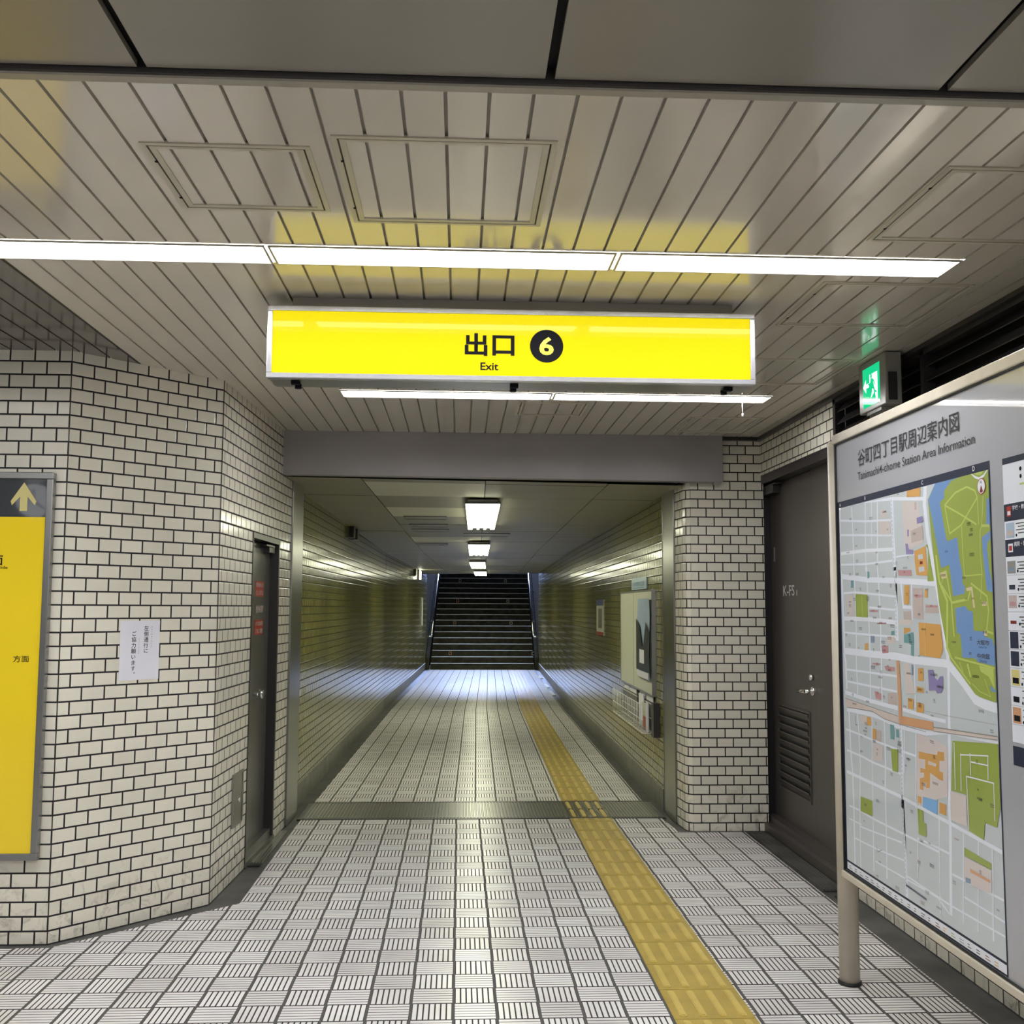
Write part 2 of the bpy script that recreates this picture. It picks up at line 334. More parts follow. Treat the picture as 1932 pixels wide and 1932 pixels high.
# corridor walls
OT = K['olive_tile']
for side, off, nm in ((-1, -1.38, 'wall_corridor_left'), (1, 1.385, 'wall_corridor_right')):
    b = MB(); u = 0
    for y0, y1 in ((7.96 if side > 0 else 8.09, 15.83), (15.83, 26.1)):
        p, q = (cx(y0)+off, y0, 0), (cx(y1-.001)+off, y1, 0)
        for y2 in (0,):
            wall_quad(b, p, q, .155, 2.6, u, OT)
        u += y1-y0
    b2 = []
    struct(b.build(nm, None, None, rn=False))['label'] = 'olive glazed brick-tiled %s wall of the corridor' % ('left' if side < 0 else 'right')
    b = MB()
    for y0, y1 in ((7.96 if side > 0 else 8.09, 15.83), (15.83, 26.1)):
        xa, xb = cx(y0)+off, cx(y1-.001)+off; t = -.007*side
        b.prism([(xa,y0,-.01),(xa+t,y0,-.01),(xa+t,y0,.158),(xa,y0,.160)], (xb-xa, y1-y0, 0))
    struct(b.build('baseboard_%s' % ('left' if side < 0 else 'right'), K['stone'], None))

# ---------------------------------------------------------------- slatted hall ceiling
b = MB()
PITCH = .10325
holes = [(-4.22, 1.715, 3.425, 3.605), (-.672, 1.752, 5.76, 5.935)]
def slats(x0, x1, ya, yb, m):
    segs = [(ya, yb)]
    cuts = [(h[2], h[3], h[0], h[1]) for h in holes if not (x1 <= h[0] or x0 >= h[1])]
    def put(a, bb, c, d):
        if bb-a > .004 and d-c > .004: b.box(a, bb, c, d, ZC, ZC+.012, m)
    y = ya
    for c0, c1, hx0, hx1 in sorted(cuts):
        put(x0, x1, y, c0)
        put(x0, min(x1, hx0), c0, c1); put(max(x0, hx1), x1, c0, c1); y = c1
    put(x0, x1, y, yb)
k = -46
while True:
    xa = -1.386 + PITCH*k; xb = xa + PITCH
    if xa > 1.93: break
    if xa >= -6:
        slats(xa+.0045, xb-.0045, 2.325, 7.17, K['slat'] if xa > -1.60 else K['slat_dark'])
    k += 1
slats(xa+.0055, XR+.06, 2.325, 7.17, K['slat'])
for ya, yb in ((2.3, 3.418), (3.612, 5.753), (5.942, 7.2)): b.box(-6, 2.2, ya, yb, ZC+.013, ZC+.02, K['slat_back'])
for ya, yb in ((3.418, 3.424), (3.606, 3.612), (5.753, 5.759), (5.936, 5.942)): b.box(-6, 2.2, ya, yb, ZC+.001, ZC+.165, K['slat_back'])  # unseen side walls added to keep lamp light from leaking above the slats
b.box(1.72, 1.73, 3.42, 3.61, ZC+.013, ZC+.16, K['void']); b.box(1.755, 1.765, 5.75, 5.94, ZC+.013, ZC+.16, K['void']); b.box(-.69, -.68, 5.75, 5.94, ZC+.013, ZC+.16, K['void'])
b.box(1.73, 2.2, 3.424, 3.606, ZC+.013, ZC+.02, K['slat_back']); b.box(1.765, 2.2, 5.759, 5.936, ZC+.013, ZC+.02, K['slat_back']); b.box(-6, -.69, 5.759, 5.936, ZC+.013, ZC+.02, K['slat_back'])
b.box(-6, 2.2, 3.30, 6.1, ZC+.16, ZC+.17, K['void'])
b.box(-1.592, -1.585, 2.325, 5.2, ZC-.002, ZC+.01, K['black'])
# large flat panels over the camera
PW = .9125; k = -6
for k in range(-6, 3):
    xa = -.718 + PW*k
    for ya, yb in ((1.0, 2.285), (-1.8, .98), (-4.6, -1.82), (-8, -4.62)):
        x1_ = min(xa+PW-.011, 2.2)
        if x1_ > xa+.05: b.box(xa+.011, x1_, ya, yb, ZC+.004, ZC+.02, K['panel'])
b.box(-6, 2.2, -8, 2.3, ZC+.035, ZC+.045, K['void'])
struct(b.build('ceiling', None, None))['label'] = 'cream metal slats between the lights, flat taupe panels nearer'
b = MB(); b.box(-6, 2.15, 2.290, 2.300, ZC-.006, ZC+.03, K['frame_dark']); b.box(-6, 2.15, 2.300, 2.327, ZC-.012, ZC+.02, K['trim'])
struct(b.build('trim_1', None, None))['label'] = 'cream edge strip where slats meet the flat panels'
b = MB(); b.box(XR-.035, XR+.05, 2.33, 7.24, ZC-.022, ZC-.002, K['frame_dark']); b.box(1.80, XR+.05, 7.19, 7.235, ZC-.02, ZC, K['frame_dark'])
struct(b.build('trim_2', None, None))['label'] = 'dark strip along the top of the right wall'

# steel beam over the corridor mouth
b = MB()
b.prism([(-1.262,7.14,2.402),(1.812,7.14,2.378),(1.812,7.14,2.705),(-1.262,7.14,2.705)], (0, .10, 0))
o = b.build('trim_3', K['beam'], None, bevel=.004); struct(o)['label'] = 'grey steel beam spanning the corridor mouth'
b = MB(); b.box(1.75, 1.80, 7.15, 7.19, 2.36, 2.40); struct(b.build('trim_4', K['beam'], None))

# corridor ceiling boards
def zc(x, y):
    t = (x-cx(y)+1.38)/2.76; zl = 2.388-.0095*(y-8) if y < 16 else 2.312; zr = 2.362
    return zl*(1-t)+zr*t
b = MB(); RP, CP = .88, .858
nrows = 22
for j in range(nrows):
    y0 = 7.24 + (0 if j == 0 else .17 + RP*(j-1)); y1 = min(7.24 + .17 + RP*j, 26.05)
    if y0 > 26: break
    for i in range(-2, 2):
        def X(i_, y): return max(cx(y)-1.42, min(cx(y)+1.42, cx(y)+.03+CP*i_*1.0))
        g = .003
        q = [(X(i,y0)+g,y0+g),(X(i+1,y0)-g,y0+g),(X(i+1,y1)-g,y1-g),(X(i,y1)+g,y1-g)]
        if q[1][0]-q[0][0] < .02: continue
        m = K['cpanel2'] if (i == -1 and j in (1, 3)) or (i == -1 and j == 7) else K['cpanel']
        dz = random.uniform(0, .003)
        b.face([(x, y, zc(x, y)+dz) for x, y in q], m)
b.face([(cx(7.2)-1.5,7.15,2.43),(cx(7.2)+1.5,7.15,2.43),(cx(26)+1.5,26.05,2.43),(cx(26)-1.5,26.05,2.43)], K['void'])
struct(b.build('ceiling.001', None, None))['label'] = 'rows of olive grey boards over the corridor'

# stainless jambs of the shutter
b = MB(); dC = (PD-PC_).normalized()
frL = Fr(PC_, dC, (0,0,1))
frL.box(b, .012, .44, 0, 2.40, -.05, .012); frL.box(b, .475, .49, 0, 2.39, -.04, .004); o = b.build('trim_5', K['steel'], None, bevel=.003)
struct(o)['label'] = 'brushed steel shutter guide on the left of the corridor mouth'
b = MB(); frL.box(b, .44, .475, 0, 2.40, -.06, -.02); frL.box(b, .0, .012, 0, 2.7, -.06, -.002); struct(b.build('trim_6', K['black'], None))
frR = Fr((1.545,7.5,0), (.0,.45,0), (0,0,1))
b = MB(); b.box(1.535, 1.60, 7.512, 7.90, 0, 2.385); b.box(1.537, 1.6, 7.93, 7.945, 0, 2.385); o = b.build('trim_7', K['steel'], None, bevel=.003)
struct(o)['label'] = 'brushed steel shutter guide on the right of the corridor mouth'
b = MB(); b.box(1.558, 1.61, 7.49, 7.515, 0, 2.7); b.box(1.558, 1.61, 7.90, 7.96, 0, 2.4); struct(b.build('trim_8', K['black'], None))

# ---------------------------------------------------------------- stairwell beyond the corridor
Y0, RI, TR = 25.95, .147, .30
st = thing('staircase', (cx(26), Y0, 0), 'dark grey stone staircase with steel nosings at the corridor end', 'stairs')
mk = {1: (1,), }
for k in range(18):
    y = Y0+TR*k; z = RI*(k+1); xl, xr = cx(y)-1.26, cx(y)+1.27
    s_ = box('step', (xl, xr, y, y+TR+.02 if k < 17 else y+3.9, z-RI-.1 if k else -.02, z), 'stair', st)
    nb = MB(); nb.box(xl+.01, xr-.01, y-.008, y+.035, z-.013, z+.003); nb.build('nosing', K['nosing'], s_)
for y_i, xs in ((2, (-.26, 1.82)), (7, (-.16, 1.33)), (11, (-.09, 1.30)), (15, (-.03, 1.28))):
    y = Y0+TR*y_i
    for xi, x in enumerate(xs):
        m = MB(); frr = Fr((x, y-.003, RI*y_i), (1,0,0), (0,0,1)); ring(m, frr, 0, .075, .03, .11, .014, 0, .002)
        m.build('step_marker', K['post'] if xi else K['m_station'], st)
b = MB()
for side in (-1, 1):
    off = 1.30*side
    b.prism([(cx(26)+off, Y0-.02, 0), (cx(26)+off, Y0-.02, .30), (cx(31)+off, Y0+TR*17, .30+RI*17), (cx(31)+off, Y0+TR*17, RI*16-.1), (cx(26)+off, Y0+.3, 0)], (.07*side, 0, 0))
b.build('stringer', K['stair'], st)
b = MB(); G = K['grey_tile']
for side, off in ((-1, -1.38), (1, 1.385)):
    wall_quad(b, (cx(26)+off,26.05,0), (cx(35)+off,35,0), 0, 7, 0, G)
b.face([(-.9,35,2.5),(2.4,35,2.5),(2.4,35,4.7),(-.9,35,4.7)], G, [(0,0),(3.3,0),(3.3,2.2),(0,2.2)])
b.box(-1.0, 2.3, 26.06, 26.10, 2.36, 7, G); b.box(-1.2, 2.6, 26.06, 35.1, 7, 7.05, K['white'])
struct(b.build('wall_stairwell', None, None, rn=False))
b = MB(); b.box(-.8, 2.4, 34.95, 35.0, 4.72, 6.3); struct(b.build('window_1', K['sky'], None))['label'] = 'daylight opening at the top of the stairs'

def rail(label, x_off, name='handrail'):
    t = thing(name, (cx(26)+x_off, 26, .85), label, 'handrail', 'stair handrails')
    m = MB(); pts = [(cx(26)+x_off, 25.75, .80), (cx(26)+x_off, 25.92, .86), (cx(31)+x_off, 31.2, .86+RI/TR*5.28)]
    for p, q in zip(pts, pts[1:]): m.tube(p, q, .019)
    m.tube(pts[0], (pts[0][0]+(.10 if x_off > 0 else -.10), pts[0][1], pts[0][2]), .019); m.build('rail', K['chrome'], t)
    for y in (26.6, 28.2, 29.8):
        z = .86+RI/TR*(y-25.92); m = MB(); m.tube((cx(y)+x_off, y, z), (cx(y)+x_off*1.09, y, z-.06), .01); m.build('bracket', K['alu_d'], t)
rail('bright steel handrail up the left side of the stairs', -1.24)
rail('bright steel handrail up the right side of the stairs', 1.25)

# ---------------------------------------------------------------- tactile strip
tp = thing('tactile_paving', (.955, 6, 0), 'yellow tactile strip of ribbed guide tiles running up the corridor', 'tactile paving')
n = 0; y = 3.985-.298*8
def tblock(y0, y1, xc0, xc1, mat, bar, rows=1, label=None):
    m = MB(); w = .152
    m.prism([(xc0-w,y0+.002,-.004),(xc0+w,y0+.002,-.004),(xc1+w,y1-.002,-.004),(xc1-w,y1-.002,-.004)], (0,0,.007), K[mat])
    L = (y1-y0)/rows
    for r in range(rows):
        for i in range(4):
            o_ = (-.1125+.075*i); ya, yb = y0+r*L+.016, y0+(r+1)*L-.016; t0, t1 = (ya-y0)/(y1-y0), (yb-y0)/(y1-y0)
            xa, xb = xc0+(xc1-xc0)*t0+o_, xc0+(xc1-xc0)*t1+o_
            for wd, z0, z1 in ((.0135, .003, .006), (.0095, .006, .0085)):
                e = .006 if z0 > .004 else 0
                pts = [(xa-wd,ya+.014+e),(xa-wd*.6,ya+.004+e),(xa+wd*.6,ya+.004+e),(xa+wd,ya+.014+e),(xb+wd,yb-.014-e),(xb+wd*.6,yb-.004-e),(xb-wd*.6,yb-.004-e),(xb-wd,yb-.014-e)]
                m.prism([(px, py, z0) for px, py in pts], (0,0,z1-z0), K[bar])
    o = m.build('tactile_tile', None, tp)
    if label: o['label'] = label
while y < 25.5:
    y1 = y+.298
    if y1 < 7.75: tblock(y, y1, .955, .955, 'tactile', 'tactile_l')
    elif y < 7.65: tblock(y, 7.692, .955, .955, 'tactile', 'tactile_l')
    y = y1
    if y > 7.6: break
tblock(y if y < 7.68 else 7.66, 7.694, .955, .955, 'tactile', 'tactile_l') if 7.694-y > .05 else None
for k in range(2): tblock(7.72+.31*k, 8.02+.31*k, .957, .957, 'tactile_d', 'tactile_l', label='dark bronze tile with bright yellow bars')
y = 8.375; c0 = .962-cx(8.375)
while y < 25.6:
    y1 = y+.298; tblock(y, y1, cx(y)+c0, cx(y1)+c0, 'tactile', 'tactile_l'); y = y1

# steel grate across the corridor mouth
gt = thing('floor_grate', (.2, 8.03, 0), 'ribbed steel grate crossing the floor at the corridor mouth', 'grate')
b = MB()
b.box(-1.14, 1.50, 7.70, 8.36, -.004, .001)
b.build('plate', K['steel_d'], gt)
b = MB(); x = -1.10
while x < 1.46:
    b.prism([(x,7.735,.001),(x+.013,7.735,.001),(x+.010,7.735,.005),(x+.003,7.735,.005)], (0,.59,0)); x += .0243
o = b.build('ribs', K['steel'], gt)
b = MB(); b.box(-1.14, 1.50, 7.693, 7.722, -.004, .003); b.box(-1.14, 1.50, 8.338, 8.366, -.004, .003); b.build('edge_bar', K['frame_dark'], gt)

def gutter_cover(loc, x0, x1, y0, y1, label, mat):
    t = thing('gutter_cover', loc, label, 'gutter cover')
    m = MB(); m.box(x0, x1, y0, y1, -.004, .002); m.build('plate', K[mat], t)
    m = MB(); n = max(3, int((x1-x0)/.018)); s = (x1-x0)/n
    for i in range(n): m.box(x0+s*i+.003, x0+s*i+s-.006, y0+.01, y1-.01, .002, .006)
    m.build('ribs', K[mat], t)
gutter_cover((-1.18, 6.9, 0), -1.235, -1.145, 6.42, 7.33, 'ribbed steel gutter cover below the left steel door', 'steel_d')
gutter_cover((2.0, 6.6, 0), 1.965, 2.085, 5.72, 7.20, 'dark ribbed gutter cover below the brown louvred door', 'mortar')
b = MB(); b.box(-1.225, -1.15, 6.355, 6.405, -.02, .0035)
tag(b.build('drain_hole', K['black'], None), 'small black open drain slot at the foot of the left steel door', 'drain')
b = MB(); b.box(1.99, 2.08, 5.52, 5.62, -.02, .002)
tag(b.build('drain_hole', K['black'], None), 'small black drain slot beside the brown louvred door, near the map post', 'drain')

MAP={"R":[[16,44,1914,37,1663,49,1643,58,1455,61,1323,71,1293,77,1193],[12,94,1100,102,950,117,867,121,735,119,518],[8,174,1909,182,1810,183,1658,184,1650,190,1572,192,1478,189,1339,183,1299,192,1181],[8,184,1100,193,1025,198,921,201,924,183,747,179,505],[9,316,1916,304,1654,314,1666,316,1570,322,1469,327,1335,323,1286,318,1170],[9,327,1106,318,939,319,941,309,537],[9,433,1907,418,1650,422,1622,428,1561,432,1468,431,1339,429,1282,427,1172],[9,442,1102,445,957,436,873,433,667,429,541],[5,378,1910,368,1755],[24,565,1901,567,1783,574,1645,573,1657,578,1520,577,1404],[20,586,1106,593,980,581,816,584,862,595,662,600,524],[24,838,1920,829,1856,847,1753,865,1699,886,1632,907,1567,929,1486,954,1386,957,1390,967,1330],[18,965,1330,957,1139,955,1106,939,883,942,814,928,556],[30,970,1331,1057,1286,1132,1238,1192,1229,1263,1225],[8,50,1867,311,1843,548,1828],[8,46,1808,549,1773],[13,41,1732,309,1731,555,1722],[8,51,1687,311,1679,552,1681],[6,587,1693,737,1695],[12,316,1919,572,1903,822,1877],[20,51,1639,316,1619,579,1609,895,1593],[8,65,1571,190,1573,428,1561,571,1553],[8,331,1514,572,1505],[16,65,1470,322,1469,578,1460],[8,67,1413,565,1409],[26,62,1340,324,1339,561,1341,715,1335,931,1336,960,1335],[8,76,1267,570,1271],[8,90,1220,562,1217],[15,63,1175,323,1163,562,1159],[12,609,1159,844,1152,930,1152],[17,77,1109,325,1114,438,1109,539,1097,791,1099,945,1122,1257,1130],[8,60,1029,193,1025,324,1020,441,1017,603,1013,701,1012],[8,65,947,214,944,319,937,574,933],[12,59,862,313,858,569,854,703,847,944,836,1269,819],[8,76,732,188,734,316,728,570,729,854,729],[6,119,617,354,624,603,640],[6,184,673,568,696],[6,600,591,926,581,1265,586],[7,704,738,859,741,937,740],[7,933,681,1272,686],[6,1023,632,1268,626],[5,73,681,197,683],[6,328,576,835,582,915,553],[7,865,832,853,535],[7,1029,821,1009,551],[6,1122,823,1102,554],[8,1205,818,1193,555],[6,700,741,691,606],[6,615,1089,605,941],[6,710,1088,693,837],[12,625,1593,638,1516,705,1514],[7,711,1591,707,1473],[6,714,1323,712,1178]],"P":[["pink",651,1885,780,1872,812,1732,712,1715,663,1722],["pink",443,1832,548,1824,544,1776,440,1783],["pink",461,1871,516,1870,514,1838,459,1843],["brown",719,1580,796,1578,797,1474,720,1479],["brown",813,1525,906,1521,912,1495,811,1496],["pink",101,1565,161,1564,172,1482,102,1479],["brown",637,1499,700,1501,702,1471,639,1472],["pink",603,1472,702,1471,697,1454,601,1454],["pink",488,1405,556,1411,554,1386,486,1383],["rose",436,1374,501,1376,499,1350,444,1346],["rose",330,1504,414,1504,414,1497,335,1497],["rose",401,1457,487,1459,486,1454,400,1452],["rose",721,1557,794,1556,794,1549,747,1545],["rose",817,1520,906,1520,905,1514,816,1514],["rose",601,1646,714,1642,717,1623,604,1626],["orange",695,1921,804,1920,798,1888,693,1896],["orange",742,1706,828,1718,840,1619,752,1624,742,1669],["green",828,1720,845,1723,883,1600,835,1601,840,1619,848,1708],["block",767,1690,805,1694,808,1677,772,1675],["block",771,1649,813,1651,816,1635,774,1632],["red",782,1669,804,1668,803,1659,782,1658],["orange",652,1591,693,1590,688,1525,645,1525],["orange",812,1574,837,1574,831,1545,810,1547],["orange",758,1464,921,1459,934,1379,909,1350,759,1354],["orange",638,1444,691,1443,691,1433,636,1421],["teal",636,1419,713,1430,718,1389,636,1392],["teal",692,1388,714,1389,711,1348,689,1351],["orange",278,1376,311,1379,309,1353,276,1351],["teal",150,1620,179,1620,177,1591,148,1591],["slate",339,1407,376,1407,375,1383,338,1382],["teal",321,1650,340,1649,338,1624,319,1625],["teal",528,1428,558,1432,556,1416,528,1415],["green",195,1566,318,1562,317,1476,195,1478],["violet",767,1817,814,1820,821,1801,770,1796],["violet",671,1735,691,1734,698,1714,734,1710,733,1695,675,1698],["violet",690,1783,703,1782,701,1758,690,1759],["brown",716,1776,808,1788,817,1741,722,1734],["brown",754,1873,771,1871,769,1845,754,1846],["violet",818,1308,859,1311,865,1286,888,1279,905,1292,927,1295,924,1257,913,1242,882,1236,870,1246,822,1241],["orange",743,1310,783,1312,782,1269,742,1267],["orange",728,1248,781,1246,780,1230,727,1229],["orange",655,1203,701,1203,696,1167,654,1167],["orange",724,1194,779,1194,777,1163,722,1161],["orange",281,1101,319,1101,322,1071,279,1070],["orange",335,1063,366,1064,363,1025,332,1023],["pink",210,1102,281,1101,279,1070,213,1074],["brown",369,1062,415,1063,412,1023,366,1024],["brown",484,1206,561,1212,561,1170,486,1167],["rose",362,1203,424,1199,422,1175,371,1177],["rose",461,1301,553,1302,552,1287,475,1286],["rose",349,1307,421,1309,421,1303,348,1301],["pink",629,1322,670,1322,715,1219,644,1217],["slate",692,1320,707,1318,704,1283,691,1284],["pink",334,1014,426,1009,422,954,329,944],["rail",56,1152,251,1144,570,1133,568,1108,448,1110,336,1127,78,1117],["teal",496,1096,532,1096,531,1045,497,1044],["teal",548,1084,571,1085,572,1057,548,1056],["station",567,1326,593,1328,602,1168,602,1136,843,1141,849,1113,577,1106,574,1166],["rail",850,1125,1261,1144,1260,1134,849,1112],["pink",720,1089,870,1084,944,1071,933,918,703,846],["green",498,1009,560,1015,554,934,508,933],["orange",730,1031,789,1033,867,1038,872,1050,918,1053,917,1026,883,1022,880,988,906,988,904,961,879,961,811,973,807,923,780,918,782,934,759,934,757,907,730,906,732,942,765,951,766,966,738,962,740,978,776,979,778,1011,728,1007],["pink",800,1010,861,1009,856,999,799,998],["pool",751,886,857,892,854,846,749,851],["orange",710,881,742,883,740,860,713,860],["orange",873,889,919,890,917,855,871,855],["green",978,1097,1261,1123,1265,943,1265,943,1237,883,1169,883,1158,831,1068,840,1060,944,959,941],["pink",952,936,1056,940,1057,848,954,849],["green",198,790,315,793,311,736,194,733],["green",707,838,748,840,750,801,772,802,769,759,710,755],["green",1034,783,1199,773,1197,754,1032,758],["pink",1032,755,1197,752,1193,688,1078,678,1027,690],["slate",1035,695,1069,697,1068,683,1034,679],["station",1067,728,1188,723,1188,715,1067,717],["green",915,1919,1262,1920,1268,1674,1264,1489,1263,1401,1261,1241,1164,1248,1134,1256,979,1351,964,1390,961,1386,920,1510,883,1698,858,1870],["blue",915,1919,1086,1921,1029,1913,979,1887,974,1863,945,1853,948,1841,979,1742,985,1723,1056,1732,1065,1665,1081,1625,1079,1589,1097,1574,1089,1556,1016,1549,996,1649,940,1640,921,1696,862,1870],["blue",1027,1512,1093,1518,1111,1504,1139,1501,1141,1444,1208,1443,1204,1430,1250,1422,1263,1401,1263,1345,1156,1352,1150,1361,1062,1360,1061,1390,1054,1432,1032,1434],["blue",1247,1835,1263,1833,1262,1754,1239,1755],["blue",1263,1738,1210,1721,1213,1677,1223,1606,1228,1565,1263,1557,1262,1583,1245,1634,1241,1679,1238,1680,1243,1704,1262,1716],["blue",1223,1288,1259,1276,1259,1270,1236,1270],["light",1167,1341,1250,1337,1254,1277,1222,1312,1175,1324],["pale",1103,1573,1141,1577,1155,1513,1143,1513,1134,1565,1106,1564],["pale",1196,1533,1226,1531,1225,1519,1198,1518],["pale",1205,1447,1226,1446,1222,1430,1204,1431],["pale",932,1626,975,1631,980,1608,941,1605],["light",1176,1921,1236,1921,1221,1909,1193,1911]],"L":[["light",6,979,1840,1053,1872,1129,1882,1178,1865,1192,1843,1085,1768,1007,1747,979,1838],["light",6,979,1840,1087,1800,1180,1763],["light",4,1192,1843,1195,1762],["light",4,1228,1844,1213,1756,1202,1742,1198,1681,1205,1612],["light",4,1088,1763,1089,1683,1096,1610,1202,1612],["light",8,1213,1756,1254,1753],["light",4,1205,1612,1191,1539],["light",7,1136,1586,1230,1547,1236,1503,1220,1445,1257,1438],["light",12,907,1680,923,1599,975,1534,964,1387,989,1356],["light",8,974,1629,1002,1534,1014,1425],["light",8,943,1582,1008,1529,1114,1539,1128,1563],["light",3,925,1621,975,1632,940,1592],["light",8,989,1356,1108,1284],["light",6,1016,1358,1255,1339],["light",4,1045,1344,1071,1306],["light",10,1096,1340,1112,1305],["light",3,1120,1285,1165,1265,1229,1255,1198,1303],["white",7,1163,1921,1184,1905,1208,1898,1235,1903,1257,1921],["light",4,263,1563,263,1476],["cream",3,808,1461,803,1354],["white",4,990,1092,988,949],["white",4,1031,1064,1027,952],["white",4,1031,1061,1201,1081,1197,1012],["white",4,1092,1073,1091,1009],["white",4,1065,1001,1229,1007,1228,900],["white",4,1065,1001,1068,844],["white",4,1098,1049,1199,1053],["grey",2,56,1152,251,1144,570,1132],["grey",2,78,1117,336,1127,448,1110,577,1105,791,1103],["grey",3,850,1125,1261,1144],["grey",2,849,1112,1260,1134],["grey",1,788,1171,976,1172,1258,1177],["ink",2,164,1094,167,1058,184,1058],["ink",2,231,1018,219,1021],["navy",6,598,559,755,553],["navy",2,344,639,353,616,392,631]],"M":[["ink",168,1861,374,1849,225,1815,420,1794,221,1751,132,1730,420,1715,226,1694,417,1672,501,1860,526,1793,625,1911,750,1762,692,1686,595,1671,667,1649],["ink",148,1644,223,1641,478,1622,253,1584,419,1573,188,1546,322,1550,322,1539,141,1533,140,1520,117,1489,433,1514,386,1473,154,1459,243,1432,91,1405,124,1367,221,1355,457,1387,368,1357,540,1591,677,1560,833,1571,768,1488,799,1439,863,1423,685,1416,688,1401,697,1392,610,1378,759,1349,544,1448],["red",372,1500,527,1473,441,1455,751,1553,862,1517,517,1404,471,1372,465,1355,660,1634],["ink",138,1232,423,1255,420,1214,434,1278,358,1290,671,1285,772,1295,755,1237,752,1191,751,1180,678,1194,854,1292,895,1257,809,1232,146,1171,296,1156,161,1135,350,1016,273,1055,266,1042,266,1030,274,1074,223,962,647,993,577,1040,577,1029,480,1007,575,1011,379,989,373,974],["red",395,1305,512,1324,495,1301,509,1288,393,1199,453,1188,522,1191,632,1169,370,1085],["ink",880,1293,913,1257,1146,1305,863,1210,1117,1372,1231,1156,845,1159],["ink",1136,971,1145,945,849,1028,763,927,852,942,215,958,502,920,426,880,626,967,647,992,1135,1056,835,1076],["ink",249,764,233,701,366,802,664,820,732,738,794,740,644,677,807,673,765,579,526,529,373,582,963,660,1230,648,849,549,1148,942,1218,941,1133,733,347,525],["red",988,795,727,534,708,661],["ink",1136,1767,1146,1731,1151,1749],["ink",1148,1674,982,1689,956,1614,1211,1525,1145,1539,1104,1538,1124,1420,1013,1404,1213,1439,1093,1602]]}
# ---------------------------------------------------------------- hall lights, recessed white troughs
def trough(x0, x1, y0, y1, label, group):
    t = thing('ceiling_light', ((x0+x1)/2, (y0+y1)/2, ZC), label, 'ceiling light', group)
    b = MB(); e = .035
    for pts in ([(x0,y0,ZC-.003),(x1,y0,ZC-.003),(x1-e,y0+.025,ZC+.035),(x0+e,y0+.025,ZC+.035)], [(x0,y1,ZC-.003),(x1,y1,ZC-.003),(x1-e,y1-.025,ZC+.035),(x0+e,y1-.025,ZC+.035)],
                [(x0,y0,ZC-.003),(x0,y1,ZC-.003),(x0+e,y1-.025,ZC+.035),(x0+e,y0+.025,ZC+.035)], [(x1,y0,ZC-.003),(x1,y1,ZC-.003),(x1-e,y1-.025,ZC+.035),(x1-e,y0+.025,ZC+.035)]):
        b.face(pts)
    b.face([(x0,y0,ZC+.08),(x1,y0,ZC+.08),(x1,y1,ZC+.08),(x0,y1,ZC+.08)])
    b.build('reflector', K['white'], t)
    b = MB(); fr = Fr((0, 0, ZC-.004), (1,0,0), (0,-1,0)); ring(b, fr, x0-.006, x1+.006, -y1-.006, -y0+.006, .008, -.002, .003); b.build('rim', K['trim'], t)
    b = MB(); b.box(x0+e-.01, x1-e+.01, y0+.012, y1-.012, ZC+.012, ZC+.03); b.build('diffuser', K['lamp'], t)
    return t
gl = 'recessed strip lights in the slatted ceiling'
for i, (a, c) in enumerate(((-4.20,-3.03), (-3.01,-1.845), (-1.82,-.662), (-.640,.512), (.536,1.703))):
    lab = ['strip light far left outside the slats seen from the corridor', 'strip light left of the one at the frame edge', 'long strip light running out at the left edge above the brick corner',
           'strip light directly above the left half of the yellow exit sign', 'strip light in front of the yellow sign, rightmost of its row'][i]
    trough(a, c, 3.43, 3.60, lab, gl)
trough(-.668, .502, 5.765, 5.93, 'strip light behind the yellow sign, on the left of the pair', gl)
trough(.524, 1.745, 5.765, 5.93, 'strip light behind the yellow sign, right one with a pull cord', gl)
b = MB(); b.tube((1.60,5.85,2.70),(1.602,5.85,2.61),.0018,6); b.tube((1.602,5.85,2.615),(1.602,5.85,2.598),.006,8); tag(b.build('pull_cord', K['white'], None), 'thin white pull cord hanging from the right strip light', 'cord')
for r, y in enumerate((.3, -2.4, -5.1)):
    for k in range(4):
        x0 = -3.4+1.42*k
        t = thing('ceiling_light', (x0+.6, y, ZC), 'surface strip light on the flat panels behind the camera', 'ceiling light', 'strip lights behind the camera')
        b = MB(); b.box(x0, x0+1.2, y, y+.17, ZC-.05, ZC+.003); b.build('case', K['white'], t)
        b = MB(); b.box(x0+.01, x0+1.19, y+.01, y+.16, ZC-.07, ZC-.05); b.build('diffuser', K['lamp'], t)

# ceiling hatches
def hatch(x0, x1, y0, y1, label):
    t = thing('ceiling_hatch', ((x0+x1)/2, (y0+y1)/2, ZC), label, 'ceiling hatch', 'access hatches in the slatted ceiling')
    fr = Fr((0, 0, ZC), (1,0,0), (0,-1,0))
    b = MB(); ring(b, fr, x0, x1, -y1, -y0, .014, -.004, .004); b.build('outer_rim', K['hatch'], t)
    b = MB(); ring(b, fr, x0+.019, x1-.019, -y1+.019, -y0-.019, .016, -.004, .0035); b.build('inner_rim', K['hatch'], t)
    b = MB(); ring(b, fr, x0+.0135, x1-.0135, -y1+.0135, -y0-.0135, .006, -.004, .0012); b.build('gap', K['black'], t)
    for q in ((x0+.014, y0+.25*(y1-y0)), (x0+.014, y1-.2*(y1-y0))):
        b = MB(); fr.box(b, q[0]-.004, q[0]+.004, -q[1]-.005, -q[1]+.005, .003, .005); b.build('latch', K['ink'], t)
hatch(-.838, -.400, 2.66, 3.115, 'ceiling hatch left of centre, smaller of the two nearest')
hatch(-.338, .241, 2.59, 3.195, 'large ceiling hatch in front of the middle strip light')
hatch(1.308, 1.885, 2.68, 3.26, 'ceiling hatch cut off by the upper right edge')
